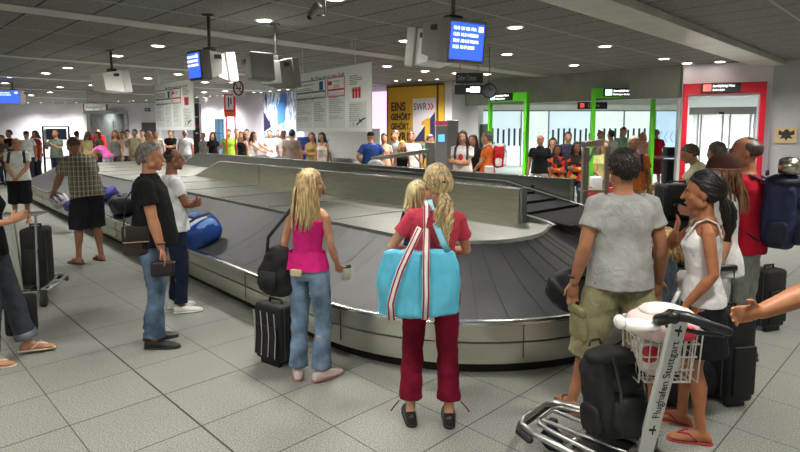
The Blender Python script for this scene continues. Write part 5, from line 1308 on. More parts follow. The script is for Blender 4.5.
# black holdall standing behind him
suitcase((U(776, 5.2), 5.2), .26, .20, .55, R(20), 'narrow black trolley case standing behind the man in the red t-shirt', '1b1b1d')
suitcase((U(741, 3.75), 3.78), .20, .30, .62, R(10), 'tall black trolley case with pulled up handle beside the woman in the tank top', '141416')
t = bpy.data.objects['suitcase.002'] if 'suitcase.002' in bpy.data.objects else t
build('telescopic_handle', MB().tube([(-.06, .05, .64), (-.06, .05, .92), (.06, .05, .92), (.06, .05, .64)], .010, 8), plain('3a3a3c', .4, .5), t)
build('grip', MB().box((0, .05, .93), (.16, .05, .045), bev=.015), plain('101012', .4), t)
build('red_tag', MB().box((-.112, -.06, .52), (.012, .05, .10), bev=.003), plain('c81e2e', .5), t, label='red name tag')
# two black suitcases on the cart of the bending man
def trolley(loc, rz, label, wire=True, pole_lean=.10, L_=.78, text_=False):
    t = empty('luggage_cart', (loc[0], loc[1], 0), rz, label, 'luggage cart')
    al = brushed('cart_alu', 'c9c9c4', .28, (1, 1, 30), .05)
    # platform frame: outer U and inner tubes; local +Y is the front
    def U_(w0, w1, l, z, r): return [(-w0, 0, z), (-w0, l * .3, z), (-w1, l * .82, z), (-w1 * .86, l * .95, z), (-w1 * .55, l, z), (w1 * .55, l, z), (w1 * .86, l * .95, z), (w1, l * .82, z), (w0, l * .3, z), (w0, 0, z)]
    build('base_frame', MB().tube(U_(.27, .22, L_, .19, .02), .019, 12), al, t)
    build('inner_rail', MB().tube(U_(.20, .155, L_ - .08, .205, .02), .013, 10), al, t)
    for s_ in (-.07, .07): build('load_bar', MB().tube([(s_, 0, .20), (s_, L_ - .1, .20)], .012, 8), al, t)
    for y_ in (.05, L_ * .5): build('cross_bar', MB().bar((-.25, y_, .18), (.25, y_, .18), .03, .02), al, t)
    build('deck', MB().box((0, L_ * .28, .183), (.36, L_ * .5, .012), bev=.003), plain('26282a', .5), t, smooth=False)
    build('bumper', MB().tube([(q[0] * 1.0, q[1] + .012, q[2] - .035) for q in U_(.27, .235, L_, .19, .02)[2:8]], .024, 10), plain('2a2c2e', .6), t)
    for x_, y_ in ((-.2, 0.02), (.2, .02), (0, L_ - .12)):
        w_ = build('wheel', MB().cyl((x_ - .02, y_, .065), (x_ + .02, y_, .065), .065, n=18), plain('1c1c1e', .5), t)
        build('wheel_fork', MB().box((x_, y_, .13), (.06, .05, .11), bev=.01).cyl((x_ - .024, y_, .065), (x_ + .024, y_, .065), .02, n=12), plain('3a3d40', .4, .4), w_, smooth=False)
    return t, al
sc_cart, al = trolley((U(676, 7.0) + .06, 6.75), R(8), 'luggage cart carrying two black suitcases before the bending man', L_=.7)
build('pole', MB().bar((0, 0, .2), (0, -.1, 1.0), .07, .03), al, sc_cart, smooth=False)
build('handle_bar', MB().tube([(-.25, -.1, 1.0), (.25, -.1, 1.0)], .02, 10), plain('161618', .5), sc_cart)
suitcase((U(676, 7.0) + .06, 7.0), .50, .34, .56, R(8), 'lower black suitcase of the two stacked on the far luggage cart', '151517', lie=Matrix.Identity(3), z=.225, handle=False)
suitcase((U(674, 7.0) + .06, 7.0), .46, .32, .42, R(5), 'upper black suitcase of the two stacked on the far luggage cart', '1a1a1d', lie=Matrix.Identity(3), z=.80, handle=True)

# ---- the near cart at the lower right
fa = math.degrees(math.atan2(.73, .68))
nc, al = trolley((1.28, 2.80), R(fa), 'aluminium luggage cart with a lettered pole, lower right corner', L_=.64)
inv = Matrix.Rotation(-R(fa), 3, 'Z')
def NC(x, y, z): return inv @ (V((x, y, z)) - V((1.28, 2.80, 0)))
p0, p1 = NC(1.285, 2.80, .17), NC(1.335, 2.60, .985)
X_, Y_, Z_ = frame(p1 - p0, inv @ V((.98, .2, 0)))
Mp = Matrix((X_, Y_, Z_)).transposed()
po = build('pole', MB().box((p0 + p1) / 2, (.092, .024, (p1 - p0).length), M=Mp, bev=.006), plain('d9dbd8', .4, .3), nc, smooth=False)
# lettering runs up the pole, on the face towards the viewer
fs = -1 if (Mp @ V((0, -1, 0))).dot(inv @ V((0, -1, 0))) > 0 else 1
Mt = Mp @ Matrix(((0, -1, 0), (0, 0, 1), (-1, 0, 0))).transposed() if fs < 0 else Mp @ Matrix(((0, -1, 0), (0, 0, 1), (-1, 0, 0))).transposed()
zax = Mp @ V((0, fs, 0)); xax = Z_; yax = zax.cross(xax)
Mt = Matrix((xax, yax, zax)).transposed()
st_ = p0 + (p1 - p0) * .31 + zax * .0135 - yax * .020
text('lettering', 'Flughafen Stuttgart', 
    .060, plain('16181a', .5), po, st_, None, M=Mt, sx=1.02, depth=.0006)
for k in (.22, .93):
    q = p0 + (p1 - p0) * k + zax * .012
    def fnp(u, v, d): return q + xax * u + yax * v + zax * d
    build('plane_symbol', MB().prism([(-.03, -.004), (-.006, .0), (.0, .02), (.012, .02), (.010, 0), (.03, -.004), (.03, -.012), (.008, -.010), (.004, -.022), (-.008, -.022), (-.006, -.010), (-.03, -.012)], fnp, 0, .001), plain('16181a', .5), po, smooth=False)
hb = [NC(1.275, 2.66, .96), NC(1.30, 2.62, 1.0), NC(1.37, 2.585, 1.0), NC(1.45, 2.55, .975), NC(1.53, 2.53, .95)]
build('handle', MB().tube(hb, [.024, .030, .026, .022, .021], 12), plain('15171a', .35), nc)
build('handle_grip', MB().tube([NC(1.275, 2.68, .955), NC(1.305, 2.60, .995)], [.03, .034], 12), plain('101214', .35), nc)
build('brake_bar', MB().tube([NC(1.31, 2.66, .93), NC(1.42, 2.60, .92), NC(1.52, 2.56, .92)], .012, 8), plain('2a2c30', .4), nc)
# wire basket
wr_ = MB(); wm = plain('d5d2cc', .35, .5)
bx0, bx1, by0, by1, bz0, bz1 = 1.22, 1.52, 2.72, 2.98, .60, .88
def brect(z, i=0): return [NC(bx0 + i, by0 + i, z), NC(bx1 - i, by0 + i, z), NC(bx1 - i, by1 - i, z), NC(bx0 + i, by1 - i, z), NC(bx0 + i, by0 + i, z)]
for z in (bz0, .67, .74, .81, bz1): wr_.tube(brect(z, (bz1 - z) * .12), .0045 if z < bz1 else .007, 6)
for k in range(8):
    x = bx0 + (bx1 - bx0) * k / 7
    wr_.tube([NC(x, by0, bz1), NC(x, by0 + .03, bz0), NC(x, by1 - .03, bz0), NC(x, by1, bz1)], .004, 6)
for k in range(1, 6):
    y = by0 + (by1 - by0) * k / 6
    wr_.tube([NC(bx0, y, bz1), NC(bx0 + .03, y, bz0), NC(bx1 - .03, y, bz0), NC(bx1, y, bz1)], .004, 6)
build('wire_basket', wr_, wm, nc)
def lump(name, x, y, z, r, c, label, cat, rz=0, amp=.02, extra=None, fq=9):
    t = empty(name, (x, y, z), R(rz), label, cat)
    build('cloth_body', MB().ell((0, 0, 0), r, n=26, m=18, fn=lambda d: (abs(d.x)**3 + abs(d.y)**3 + abs(d.z)**3) ** (-1/3)), mottled('lump_' + c, c, .7, .05, 6), t, wr=(amp, fq, random.random() * 9))
    return t
t = lump('plastic_bag', 1.345, 2.86, .70, (.11, .09, .085), 'd8d2cc', 'pale plastic bag with a red print inside the wire basket of the cart', 'bag')
build('red_print', MB().ell((-.05, -.07, .03), (.055, .03, .045), n=14), plain('c8283a', .5), t)
t = lump('pink_bundle', 1.37, 2.84, .885, (.17, .13, .075), 'e8cfcb', 'pale pink and white bundled jacket on top of the wire basket', 'clothes', 10, .022)
build('white_lining', MB().ell((.02, .02, .06), (.13, .09, .035), n=20, m=12), cloth('e6e2dc'), t, wr=(.012, 9))
build('red_corner', MB().ell((.06, -.12, -.02), (.05, .03, .04), n=12), plain('c8283a', .5), t)
t = lump('white_towel', 1.205, 2.72, .915, (.09, .05, .026), 'e9e7e3', 'rolled white towel sticking out left of the cart handle', 'towel', -8, .01)
build('towel_fold', MB().ell((-.10, 0, .01), (.03, .055, .035), n=12), cloth('e4e2de'), t)
# black backpack lying on the cart base
Mq = RZ(20) @ Matrix.Rotation(R(-10), 3, 'X')
backpack(V((1.13, 3.0, .215)), Mq, .31, .25, .47, 'black backpack sitting on the base of the near luggage cart', '19191b', '131315', straps=False)
# holdall on the floor behind the cart
t = empty('holdall', (U(700, 3.75), 3.78, 0), R(25), 'black holdall on the floor behind the legs of the woman in the tank top', 'bag')
build('bag_body', MB().tube([(-.18, 0, .14), (.18, 0, .14)], [.14, .14], 18), blk, t, voxel=.015, it=2)
build('handle', MB().tube([(-.08, 0, .26), (-.05, 0, .34), (.05, 0, .34), (.08, 0, .26)], .010, 8), plain('101012'), t)
# left cart with a black suitcase
lc, al = trolley((U(19, 5.9), 5.8), R(12), 'luggage cart at the left edge seen from behind, carrying a black case', L_=.7)
build('pole', MB().bar((0, 0, .2), (.0, -.12, 1.0), .05, .025), al, lc, smooth=False)
for s_ in (-.16, .16): build('side_tube', MB().tube([(s_, 0, .2), (s_, .05, 1.0)], .013, 8), al, lc)
rk = MB()
for k in range(5): rk.tube([(-.2, .0 + .05 * k, 1.0 + .0 * k), (.2, .0 + .05 * k, 1.0)], .010, 8)
build('top_rack', rk.tube([(-.2, -.02, 1.0), (-.2, .24, 1.0)], .011, 8).tube([(.2, -.02, 1.0), (.2, .24, 1.0)], .011, 8), al, lc)
suitcase((U(21, 5.9) + .04, 6.0), .24, .28, .62, R(12), 'black suitcase standing on the luggage cart at the left edge', '17181b', lie=Matrix.Identity(3), z=.225)
t = empty('camera_bag', (U(27, 4.9) - .18, 4.95, 0), R(10), 'small black wheeled bag on the floor behind the person at the left edge', 'bag')
build('bag_body', MB().box((0, 0, .22), (.22, .2, .36), bev=.04), blk, t); build('wheel', MB().cyl((-.08, .06, .03), (-.05, .06, .03), .03, n=12), plain('101010'), t); build('wheel', MB().cyl((.05, .06, .03), (.08, .06, .03), .03, n=12), plain('101010'), t)

# ---- luggage on the belt (it follows the slope)
def on_belt(s, rr_, b_near=True):
    """centre of a thing at hub radius rr_ on the near straight or on an angle of the near end"""
    return CP(s, 4.5 - rr_, 0)
def belt_z(r):
    pr = [(1.81, .425), (1.66, .462), (1.45, .535), (1.22, .64), (1.02, .755), (.88, .845)]
    for (a, za), (b, zb) in zip(pr, pr[1:]):
        if b <= r <= a: return za + (zb - za) * (a - r) / (a - b) + .02
    return .86 if r < .88 else .43
slope = math.atan2(.42, .93)
sd_yaw = math.atan2(sd_.y, sd_.x)
def belt_frame(extra=0):   # x along the belt, y inward and up, z normal
    return Matrix.Rotation(sd_yaw + math.pi + extra, 3, 'Z') @ Matrix.Rotation(slope, 3, 'X')
p = on_belt(5.75, 1.30); p.z = belt_z(1.30)
def belt_at(u, v, r_guess=1.3):
    best = None
    for k in range(60):
        z = .42 + .45 * k / 59; x, y = onz(u, v, z); bb = V((x, y, 0)).dot(sn); r_ = 4.5 - bb
        e_ = abs(belt_z(r_) - z) + 10 * max(0, r_ - 1.80) + 10 * max(0, .9 - r_)
        if 1:
            if best is None or e_ < best[0]: best = (e_, V((x, y, belt_z(r_))))
    return best[1]
def blob_bag(name, p, M, r, c, label, cat, parts=(), amp=.02, voxel=None, lift=None, seed=1):
    lift = r[2] * .9 if lift is None else lift
    t = empty(name, p + M @ V((0, 0, lift)), 0, label, cat)
    build('bag_body', MB().ell((0, 0, 0), r, (M @ V((1, 0, 0)), M @ V((0, 1, 0)), M @ V((0, 0, 1))), 30, 20, fn=lambda d: (abs(d.x)**3.5 + abs(d.y)**3.5 + abs(d.z)**3.5) ** (-1/3.5)), mottled('bag_' + c, c, .5, .12, 5), t, wr=(amp, 7, seed))
    for nm, off, rr, cc in parts:
        build(nm, MB().ell(M @ V(off), rr, (M @ V((1, 0, 0)), M @ V((0, 1, 0)), M @ V((0, 0, 1))), 18, 12, fn=lambda d: (abs(d.x)**3 + abs(d.y)**3 + abs(d.z)**3) ** (-1/3)), mottled('bag_' + cc, cc, .5, .1, 6), t, wr=(.006, 12, seed))
    return t
BF = belt_frame()
p = belt_at(205, 240)
blob_bag('travel_bag', p + V((-.04, 0, -.01)), BF, (.34, .25, .17), '1c3f86', 'blue and white travel bag on the belt right of the two men', 'bag', [('white_panel', (.02, -.10, .11), (.09, .11, .09), 'c4ccd8'), ('blue_pocket', (-.13, .02, .10), (.11, .14, .09), '3a6cc8'), ('white_band', (.20, -.04, .07), (.035, .20, .115), 'b8c4d4'), ('pale_blue_panel', (.28, .04, .06), (.05, .14, .09), '6c92d0'), ('dark_panel', (.11, .02, .12), (.035, .2, .07), '14203c'), ('carry_loop', (0, .02, .17), (.12, .015, .02), '1a1c24')], seed=3)
p = belt_at(190, 246)
blob_bag('duffel_bag', p + V((-.25, .2, 0)), BF, (.20, .16, .11), '14161c', 'black duffel bag lying beside the blue and white travel bag on the belt', 'bag', [('carry_loop', (0, 0, .11), (.09, .012, .02), '2a2c34')], seed=5)
a_ = R(-30)
Me = Matrix.Rotation(R(38), 3, 'Z') @ Matrix.Rotation(slope, 3, 'X')
q = onz(572, 300, .56)
blob_bag('duffel_bag', V((q[0] + .05, q[1] + .05, .545)), Me, (.32, .19, .12), '151617', 'soft black duffel bag on the rounded end of the belt', 'bag', [('front_pocket', (0, -.12, .07), (.17, .05, .06), '1c1d1f'), ('carry_loop', (.02, 0, .13), (.13, .014, .02), '0e0e10')], seed=8)
for u_, v_, c_, r_, lb, cat_, parts in [
    (128, 205, '1a1c26', (.36, .20, .16), 'large dark travel bag on the belt, directly behind the man in the black polo', 'bag', [('carry_loop', (0, 0, .16), (.12, .014, .02), '0e0e12')]),
    (111, 192, '2e3278', (.20, .16, .12), 'violet blue bag on the belt right of the plaid shirt', 'bag', [('carry_loop', (0, 0, .12), (.08, .012, .02), '1c1e40')]),
    (62, 200, 'b8b2b8', (.24, .15, .12), 'pale striped bag on the belt edge before the stooping man', 'bag', [('dark_stripe', (0, 0, .06), (.25, .03, .10), '4a4450'), ('dark_stripe', (0, .08, .06), (.24, .02, .09), '4a4450'), ('dark_stripe', (0, -.08, .06), (.24, .02, .09), '5a4a60')]),
    (74, 204, '4a3f7a', (.13, .12, .10), 'small violet patterned bag in the hands of the stooping man', 'bag', [('white_patch', (.02, -.06, .05), (.05, .04, .05), 'c0bcd0')])]:
    p = belt_at(u_, v_ + 6); blob_bag('travel_bag', p, BF, r_, c_, lb, cat_, parts, seed=u_)
# luggage on the far side of the belt, showing above the far wall
FB = Matrix.Rotation(sd_yaw, 3, 'Z') @ Matrix.Rotation(slope, 3, 'X')
for k, (s__, r0, c_, rr, lb) in enumerate([
    (12.9, 1.25, '1c1d1f', (.55, .22, .30), 'dark bag with frayed outline on the far belt below the pale information board'),
    (14.0, 1.25, '28282a', (.50, .24, .30), 'second dark bag on the far belt below the pale information board, the left one'),
    (10.2, 1.25, '3c4244', (.42, .22, .33), 'grey green bag passing on the far belt before the people in white'),
    (9.2, 1.25, 'a9adad', (.22, .16, .34), 'small pale grey bag on the far belt, under the man with outstretched arms'),
    (8.5, 1.2, '2c3034', (.30, .2, .26), 'charcoal bag on the far belt near the striped brown shirt')]):
    p = CP(s__, 6.2 + r0, belt_z(r0)); blob_bag('travel_bag', p, FB, rr, c_, lb, 'bag', [('carry_loop', (0, 0, rr[2]), (.1, .012, .02), '101012')], seed=k + 20, lift=rr[2] * .95)
t = empty('can_pack', (U(366, 12.2), 12.25, 1.0), 0, 'white and dark red paper bag standing on the far carousel edge', 'bag')
t.location = CP(6.1, 7.6, .64)
build('paper_body', MB().box((0, 0, .32), (.14, .14, .64), bev=.01), plain('d8d0d0', .5), t, smooth=False); build('red_label', MB().box((0, -.075, .34), (.10, .01, .30)), plain('7a2030', .5), t, smooth=False)
# ================================================================ the crowd behind the carousel
CR = 'travellers waiting behind the carousel'
def P_(u, D, face, h, label, **k):
    k.setdefault('lod', 2); k.setdefault('group', CR); k.setdefault('headscale', 1.04); k.setdefault('fat', 1.05)
    return person((U(u, D), D), face, h, label, **k)
T, J = 'trousers', 'jeans'
crowd = [
 (11, 20.3, 170, 1.92, 'man in a black and dark red top with folded arms at the far left', dict(top=('tee', '2a1c20'), hair=('short', '5a2c22'), L='foldin', Rr='foldout')),
 (3, 19.6, 175, 1.74, 'person in grey at the very left edge of the crowd', dict(top=('tee', '5c5450'), hair=('short', '3a2a22'), L='front', Rr='front')),
 (28, 20.0, -165, 1.88, 'man in white t-shirt and dark green cap behind the man with the backpack straps', dict(top=('tee', 'dcdee0'), hair=('cap', '2f3a30', '2f3a30'))),
 (37, 20.4, 160, 1.90, 'woman in red top raising a hand to her face at the left', dict(female=True, top=('tee', 'b03028'), hair=('bob', '3a2a26', .1), Rr='chin')),
 (57, 19.3, 175, 1.92, 'bald man in grey green shirt holding papers before the dark blue screen', dict(top=('shirt', '6d7a70'), hair=('bald', '5a4438'), L='phone', Rr='phone', sk='b07a58')),
 (78, 21.3, 10, 1.88, 'person with reddish hair and white top seen from behind, right of the dark screen', dict(top=('tee', 'c9a08a'), hair=('short', '7a3a22'))),
 (89, 20.6, 5, 1.86, 'woman in pale yellow top seen from behind near the plaid shirt', dict(female=True, top=('tee', 'c8c088'), hair=('bob', '6a4a2c', .12))),
 (99, 20.9, 170, 1.86, 'woman in green top with dark hair, below the man in red at the far doors', dict(female=True, top=('tee', '5f7a48'), hair=('bob', '2e2018', .08))),
 (99.5, 26.5, 200, 2.0, 'man in bright red top walking near the far doors', dict(top=('long', 'c41c24'), hair=('short', '221a16'))),
 (106, 19.5, 75, 1.80, 'person in bright pink top bending over among the crowd at the left', dict(female=True, top=('tee', 'd86ab0'), hair=('bob', '3a2a1c', .1), lean=52, L='reach', Rr='reach', bottom=(J, 'a8b4c0'))),
 (116.5, 20.0, 178, 1.90, 'woman in grey tank top with brown hair, right of the pink top', dict(female=True, top=('tank', '6f7672'), hair=('long', '8a5a38', .14), bottom=(T, '4a4e50'))),
 (124, 21.5, 175, 1.86, 'person in white with a reddish face behind the woman in the grey tank top', dict(top=('tee', 'd8d4d0'), hair=('short', '4a2c20'))),
 (128.5, 22.3, 190, 1.93, 'dark haired man in white t-shirt, left of the beige shirt', dict(top=('tee', 'dddcd8'), hair=('short', '1e1814'), bottom=(T, '2e3238'))),
 (136, 20.5, 170, 1.95, 'man in beige shirt holding something to his chest', dict(top=('shirt', 'b5ab8a'), hair=('short', '2a201a'), Rr='phone', bottom=(T, 'b0a88c'))),
 (143.5, 23.2, 185, 1.93, 'dark haired person with tanned arms above the head of the man in the polo', dict(top=('tee', 'c8a890'), hair=('short', '241a14'), L='phone')),
 (150, 20.8, 165, 1.88, 'woman with long blonde hair in beige top in the left crowd', dict(female=True, top=('tank', 'c8b898'), hair=('long', 'b08a50', .16))),
 (157.5, 21.4, 180, 1.88, 'bald man in white shirt in the crowd, right of the long blonde hair', dict(top=('shirt', 'dedcd8'), hair=('bald', '8a7a68'))),
 (171.5, 22.2, 175, 1.92, 'man in black shirt with folded arms under the pale information board', dict(top=('shirt', '141416'), hair=('short', '2a201a'), L='foldin', Rr='foldout')),
 (186, 21.8, 20, 1.90, 'person in white shirt seen from behind under the pale information board', dict(top=('shirt', 'c9cbcc'), hair=('short', '7a7a78'), bottom=(T, '9a9c9c'))),
 (197.5, 22.3, 190, 1.86, 'woman in cream blouse under the right edge of the pale information board', dict(female=True, top=('tee', 'd8cdb8'), hair=('bob', '2c2420', .1), L='phone', Rr='front')),
 (204, 20.9, 170, 1.82, 'woman in grey white patterned blouse beside the woman in cream', dict(female=True, top=('tee', 'a8a8a4'), hair=('short', '3a322c'))),
 (213.5, 20.4, 178, 1.84, 'woman with curly dark hair in black t-shirt with a small pale print', dict(female=True, top=('tee', '16171b'), hair=('longcurly', '1e1512', .14), bottom=(T, '4a4a4c'), headscale=1.08)),
 (229.5, 19.9, 182, 1.94, 'young man in bright green t-shirt under the red banner', dict(top=('tee', '8fc23c'), hair=('thick', '1c1512'), Rr='phone', bottom=(T, 'c8c4b0'))),
 (237.5, 20.4, 200, 1.96, 'dark haired man in brown top, immediately right of the green shirt', dict(top=('tee', '6a4a40'), hair=('short', '2a1814'))),
 (242.5, 19.3, 160, 1.88, 'woman with long dark hair in a black top and holding a pale handbag', dict(female=True, top=('tank', '18161a'), hair=('long', '2a1a16', .2))),
 (247.5, 21.35, 190, 1.95, 'man with short dark hair standing behind two dark haired women', dict(top=('tee', '7a5a50'), hair=('short', '181414'))),
 (254, 18.0, -115, 1.86, 'woman with long brown hair in white top stretching her arms out sideways', dict(female=True, top=('tank', 'e2dfdc'), hair=('long', '3e2a20', .16), L='reach', Rr='reach')),
 (270.5, 19.7, 180, 1.92, 'man in light t-shirt stretching both arms out over the carousel', dict(top=('tee', 'dcd8d2'), hair=('short', '1c1614'), L=((.42, .25, 1.28), (.3, -.3, -1), (1, .4, 0)), Rr=((.42, .25, 1.25), (.3, -.3, -1), (1, .4, 0)), bottom=(T, '5c6068'))),
 (278.5, 20.6, 178, 1.92, 'dark haired man in white shirt, right of the man with outstretched arms', dict(top=('shirt', 'e4e2e0'), hair=('short', '1a1512'))),
 (284, 18.3, 170, 1.94, 'bald man in white shirt and cream trousers by the striped brown shirt', dict(top=('shirt', 'e6e4e0'), hair=('bald', '6a5548'), sk='8f5a44', Rr='front', bottom=(T, 'd8d4c4'))),
 (292.5, 16.9, 5, 1.92, 'person in brown grey shirt seen from behind below the large board', dict(top=('shirt', '8c7a70'), hair=('thick', '15171c'), bottom=(T, '3a3c42'), fat=1.2)),
 (312, 16.4, 178, 1.84, 'woman in yellow olive top with folded arms under the large board', dict(female=True, top=('tank', 'a8a058'), hair=('bob', '5a3a28', .1), L='foldin', Rr='foldout', bottom=(T, '6a6a50'))),
 (322.5, 15.8, 160, 1.84, 'woman in white dress with dark hair and a black bag under the large board', dict(female=True, top=('tank', 'dcd2c8'), hair=('bob', '1a1412', .08), bottom=('skirt', 'd8ccc0', .5))),
 (384, 15.0, 175, 1.82, 'woman in pale orange top behind the man in the blue shirt', dict(female=True, top=('tee', 'd8a488'), hair=('short', '4a2a20'))),
 (395.5, 15.3, 150, 1.90, 'man in grey shirt before the yellow advertising wall', dict(top=('shirt', '8f98a4'), hair=('short', '5a4a40'), bottom=(T, '8a8f98'))),
 (402, 13.5, 200, 1.64, 'blond person in a black top, low before the yellow advertising wall', dict(female=True, top=('tank', '17171a'), hair=('bob', 'b89a50', .1))),
 (411.5, 14.6, 170, 1.86, 'reddish haired person in white shirt before the yellow advertising wall', dict(top=('tee', 'dddcdc'), hair=('short', '6a2e20'))),
 (420, 15.4, -120, 1.90, 'man in dark green jacket leaning to the right before the yellow wall', dict(top=('long', '37483e'), hair=('short', '3a3a38'), lean=35, L='reach', Rr='reach', bottom=(T, '8a7058'))),
 (473, 13.0, 150, 1.80, 'person in dark clothes standing close behind the man with folded arms and red print', dict(female=True, top=('tee', '2a2426'), hair=('longcurly', '1e1614', .16))),
 (552.5, 13.6, 165, 1.72, 'woman with wavy dark hair in white top beside the bald man in black', dict(female=True, top=('tank', 'dedad4'), hair=('longcurly', '17110f', .22))),
 (567.5, 13.8, 170, 1.86, 'person in dark violet blue top standing behind the orange patterned shawls', dict(top=('tee', '3a3a52'), hair=('short', '4a5068'))),
 (591, 16.6, 10, 1.84, 'person in white t-shirt with black hair at the left post of the nearer green gate', dict(top=('tee', 'dcdedd'), hair=('short', '15161a'))),
 (599.5, 17.2, 200, 1.88, 'man in white shirt with grey brown hair in the nearer green gate', dict(top=('shirt', 'e0e2e2'), hair=('short', '6a5844'))),
 (610.5, 16.8, 30, 1.90, 'person in white shirt seen from behind in the middle of the nearer green gate', dict(top=('shirt', 'e2e4e4'), hair=('short', '2a2a2c'))),
 (622.5, 17.5, 160, 2.0, 'moustached man in pale green shirt in the nearer green gate', dict(top=('shirt', 'a8ccb0'), hair=('short', '17130f'), Rr='front')),
 (642, 18.4, 170, 1.84, 'blond person behind the right post of the nearer green gate', dict(female=True, top=('tee', 'c8b0a0'), hair=('bob', 'b08a48', .1))),
 (655.5, 17.8, 8, 1.94, 'man in red t-shirt and dark red shorts walking away through the customs passage', dict(top=('tee', 'bf1a2c'), bottom=('shorts', '7a2a34', .1), hair=('bald', '7a6a5a'))),
]
for u, D, fc, h, lb, kw in crowd: P_(u, D, fc, h, lb, **kw)
blue = P_(371, 13.9, 20, 1.86, 'man in dark blue shirt and black cap with hands on his hips', lod=1, top=('shirt', '27407e'), hair=('cap', '1a1a20', '1a1a20'), L='hips', Rr='hips', bottom=(T, '2a2c34'), fat=1.2)
tat = P_(462.5, 11.6, 160, 1.88, 'long haired man with folded arms and red print on his white t-shirt', lod=1, top=('tee', 'dcd6d4'), hair=('longcurly', '3a2a22', .14), L='foldin', Rr='foldout', bottom=(T, '6a6a68'), female=False, headscale=1.05)
c0, r_, f_ = tat['spine'](.55); c1, r1_, f1_ = tat['spine'](.95)
for sg in (-1, 1): build('backpack_strap', MB().tube([c0 + r_ * sg * .13 + f_ * .14, c1 + r1_ * sg * .125 + f1_ * .09, c1 + r1_ * sg * .115 + V((0, 0, .035)), c0 + r_ * sg * .13 - f_ * .12], .026, 8, flat=.35, x=r_), plain('1c1e24', .7), tat['t'])
build('red_print', MB().ell(c0 + f_ * .155 + V((.0, 0, .03)), (.05, .012, .07), n=12), plain('c01c2c', .6), tat['t'])
og = P_(487.5, 12.2, 75, 1.86, 'grey haired man in orange t-shirt carrying a red and white backpack, seen from the side', lod=1, top=('tee', 'e0672c'), hair=('thick', '5c564c'), L='front', Rr='front', bottom=(T, 'c0b49a'), headscale=1.05)
c0, r_, f_ = og['spine'](.15); backpack(wpt(og, c0 - f_ * .13), RZ(75), .30, .24, .52, 'red and white backpack worn by the man in the orange t-shirt', 'b81428', 'd4cfcf')
bk = P_(540, 12.9, 155, 1.80, 'bald man in black polo shirt behind the right end of the far wall', lod=1, top=('polo', '151618'), hair=('bald', '4a382e'), bottom=(T, 'c8c4bc'), headscale=1.02, sk='b07c60')
sh1 = P_(576, 11.7, 175, 1.66, 'dark haired woman wrapped in an orange and black patterned shawl', lod=1, female=True, top=('long', 'a84a24'), hair=('long', '17110f', .22), L='foldin', Rr='foldout', sk='8a5a44')
sh2 = P_(557, 11.9, 168, 1.60, 'dark haired woman in a red, yellow and black patterned top, left of the shawl', lod=1, female=True, top=('long', '9a3a1e'), hair=('bob', '1a1210', .1), L='foldin', Rr='foldout', sk='8a5a44')
def shawl(nt, b):
    nz = N(nt, 'ShaderNodeTexVoronoi'); nz.inputs['Scale'].default_value = 9; nt.links.new(coords(nt), nz.inputs['Vector'])
    cr = N(nt, 'ShaderNodeValToRGB'); cr.color_ramp.interpolation = 'CONSTANT'
    for p_, c_ in ((.0, 'c8501c'), (.25, '1c1412'), (.45, 'b8281c'), (.6, 'c8a040'), (.72, '2a1a14')):
        el = cr.color_ramp.elements.new(p_); el.color = lin(c_)
    sp = N(nt, 'ShaderNodeSeparateColor'); nt.links.new(nz.outputs['Color'], sp.inputs[0]); nt.links.new(sp.outputs[0], cr.inputs[0]); nt.links.new(cr.outputs[0], b.inputs['Base Color'])
sm = mat('shawl_cloth', 'b04a24', .9, build=shawl)
for q in (sh1, sh2):
    for ch in q['t'].children:
        if ch.name.startswith('long_sleeved'): ch.data.materials[0] = sm
yl = P_(604, 10.9, 165, 1.70, 'woman in pale yellow top and grey jeans behind the portal frame', lod=1, female=True, top=('tee', 'c9cb84'), hair=('bob', '7a5c40', .08), L='front', Rr='front', bottom=(J, '5c6468'))
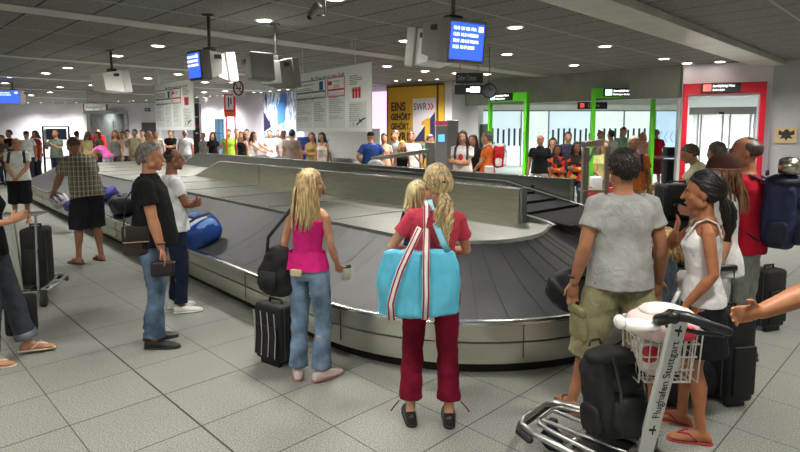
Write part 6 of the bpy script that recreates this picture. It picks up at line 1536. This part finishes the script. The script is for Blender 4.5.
# bags with the crowd
t = empty('handbag', (U(330, 15.7), 15.7, .62), 0, 'black handbag carried by the woman in the white dress', 'bag')
build('bag_body', MB().loft([((0, 0, 0), (.18, 0, 0), (0, .05, 0)), ((0, 0, .2), (.16, 0, 0), (0, .06, 0)), ((0, 0, .36), (.07, 0, 0), (0, .03, 0))], 14), blk, t)
build('carry_strap', MB().tube([(-.06, 0, .34), (-.05, 0, .62), (.0, 0, .66), (.05, 0, .34)], .012, 6), plain('141414'), t)
t = empty('handbag', (U(243, 19.3), 19.3, .80), 0, 'pale white handbag before the woman with long dark hair and black top', 'bag')
build('bag_body', MB().box((0, 0, .16), (.36, .12, .30), bev=.04), plain('d4d2cf', .5), t); build('carry_strap', MB().tube([(-.1, 0, .3), (-.06, 0, .45), (.06, 0, .45), (.1, 0, .3)], .010, 6), plain('c4c2bf'), t)
t = empty('shopping_bags', (U(601, 10.5), 10.5, 0), 0, 'red white and blue shopping bag standing before the woman in the yellow top', 'bag')
build('bag_body', MB().box((0, 0, .42), (.46, .24, .84), bev=.03), plain('b8182a', .5), t); build('white_top', MB().box((-.09, -.02, .90), (.18, .22, .26), bev=.02), plain('d4d6da', .5), t); build('grey_side', MB().box((.12, 0, .90), (.16, .2, .12), bev=.02), plain('8a3a44', .5), t)
t = empty('trolley_rack', (U(661, 16.4), 16.4, 0), 0, 'pale luggage trolley with dark boxes in the customs passage', 'luggage cart')
build('rail', MB().box((0, 0, 1.12), (1.2, .08, .06)).box((-.58, 0, .56), (.05, .08, 1.1)).box((.58, 0, .56), (.05, .08, 1.1)).box((0, 0, .3), (1.16, .3, .04)), plain('c4c8c8', .4, .3), t, smooth=False)
build('dark_box', MB().box((.32, 0, .70), (.42, .4, .72), bev=.03), plain('1c1d20', .6), t)
build('dark_box', MB().box((.28, 0, 1.28), (.34, .36, .26), bev=.03), plain('26272b', .6), t)
t = empty('trolley_rack', (U(592, 15.4), 15.4, -.27), 0, 'luggage trolley with stacked dark and red bags, seen through the portal frame', 'luggage cart')
build('base_frame', MB().box((0, 0, .3), (.7, .5, .05)).box((0, -.2, .65), (.66, .04, .7)), plain('8a8d8d', .4, .3), t, smooth=False)
build('dark_box', MB().box((0, 0, .58), (.6, .4, .5), bev=.04), plain('1a1b1e', .6), t); build('dark_box', MB().box((-.05, 0, 1.0), (.5, .4, .3), bev=.04), plain('202124', .6), t)
build('red_bag', MB().box((.02, 0, 1.28), (.3, .3, .24), bev=.05), plain('a0202c', .6), t)
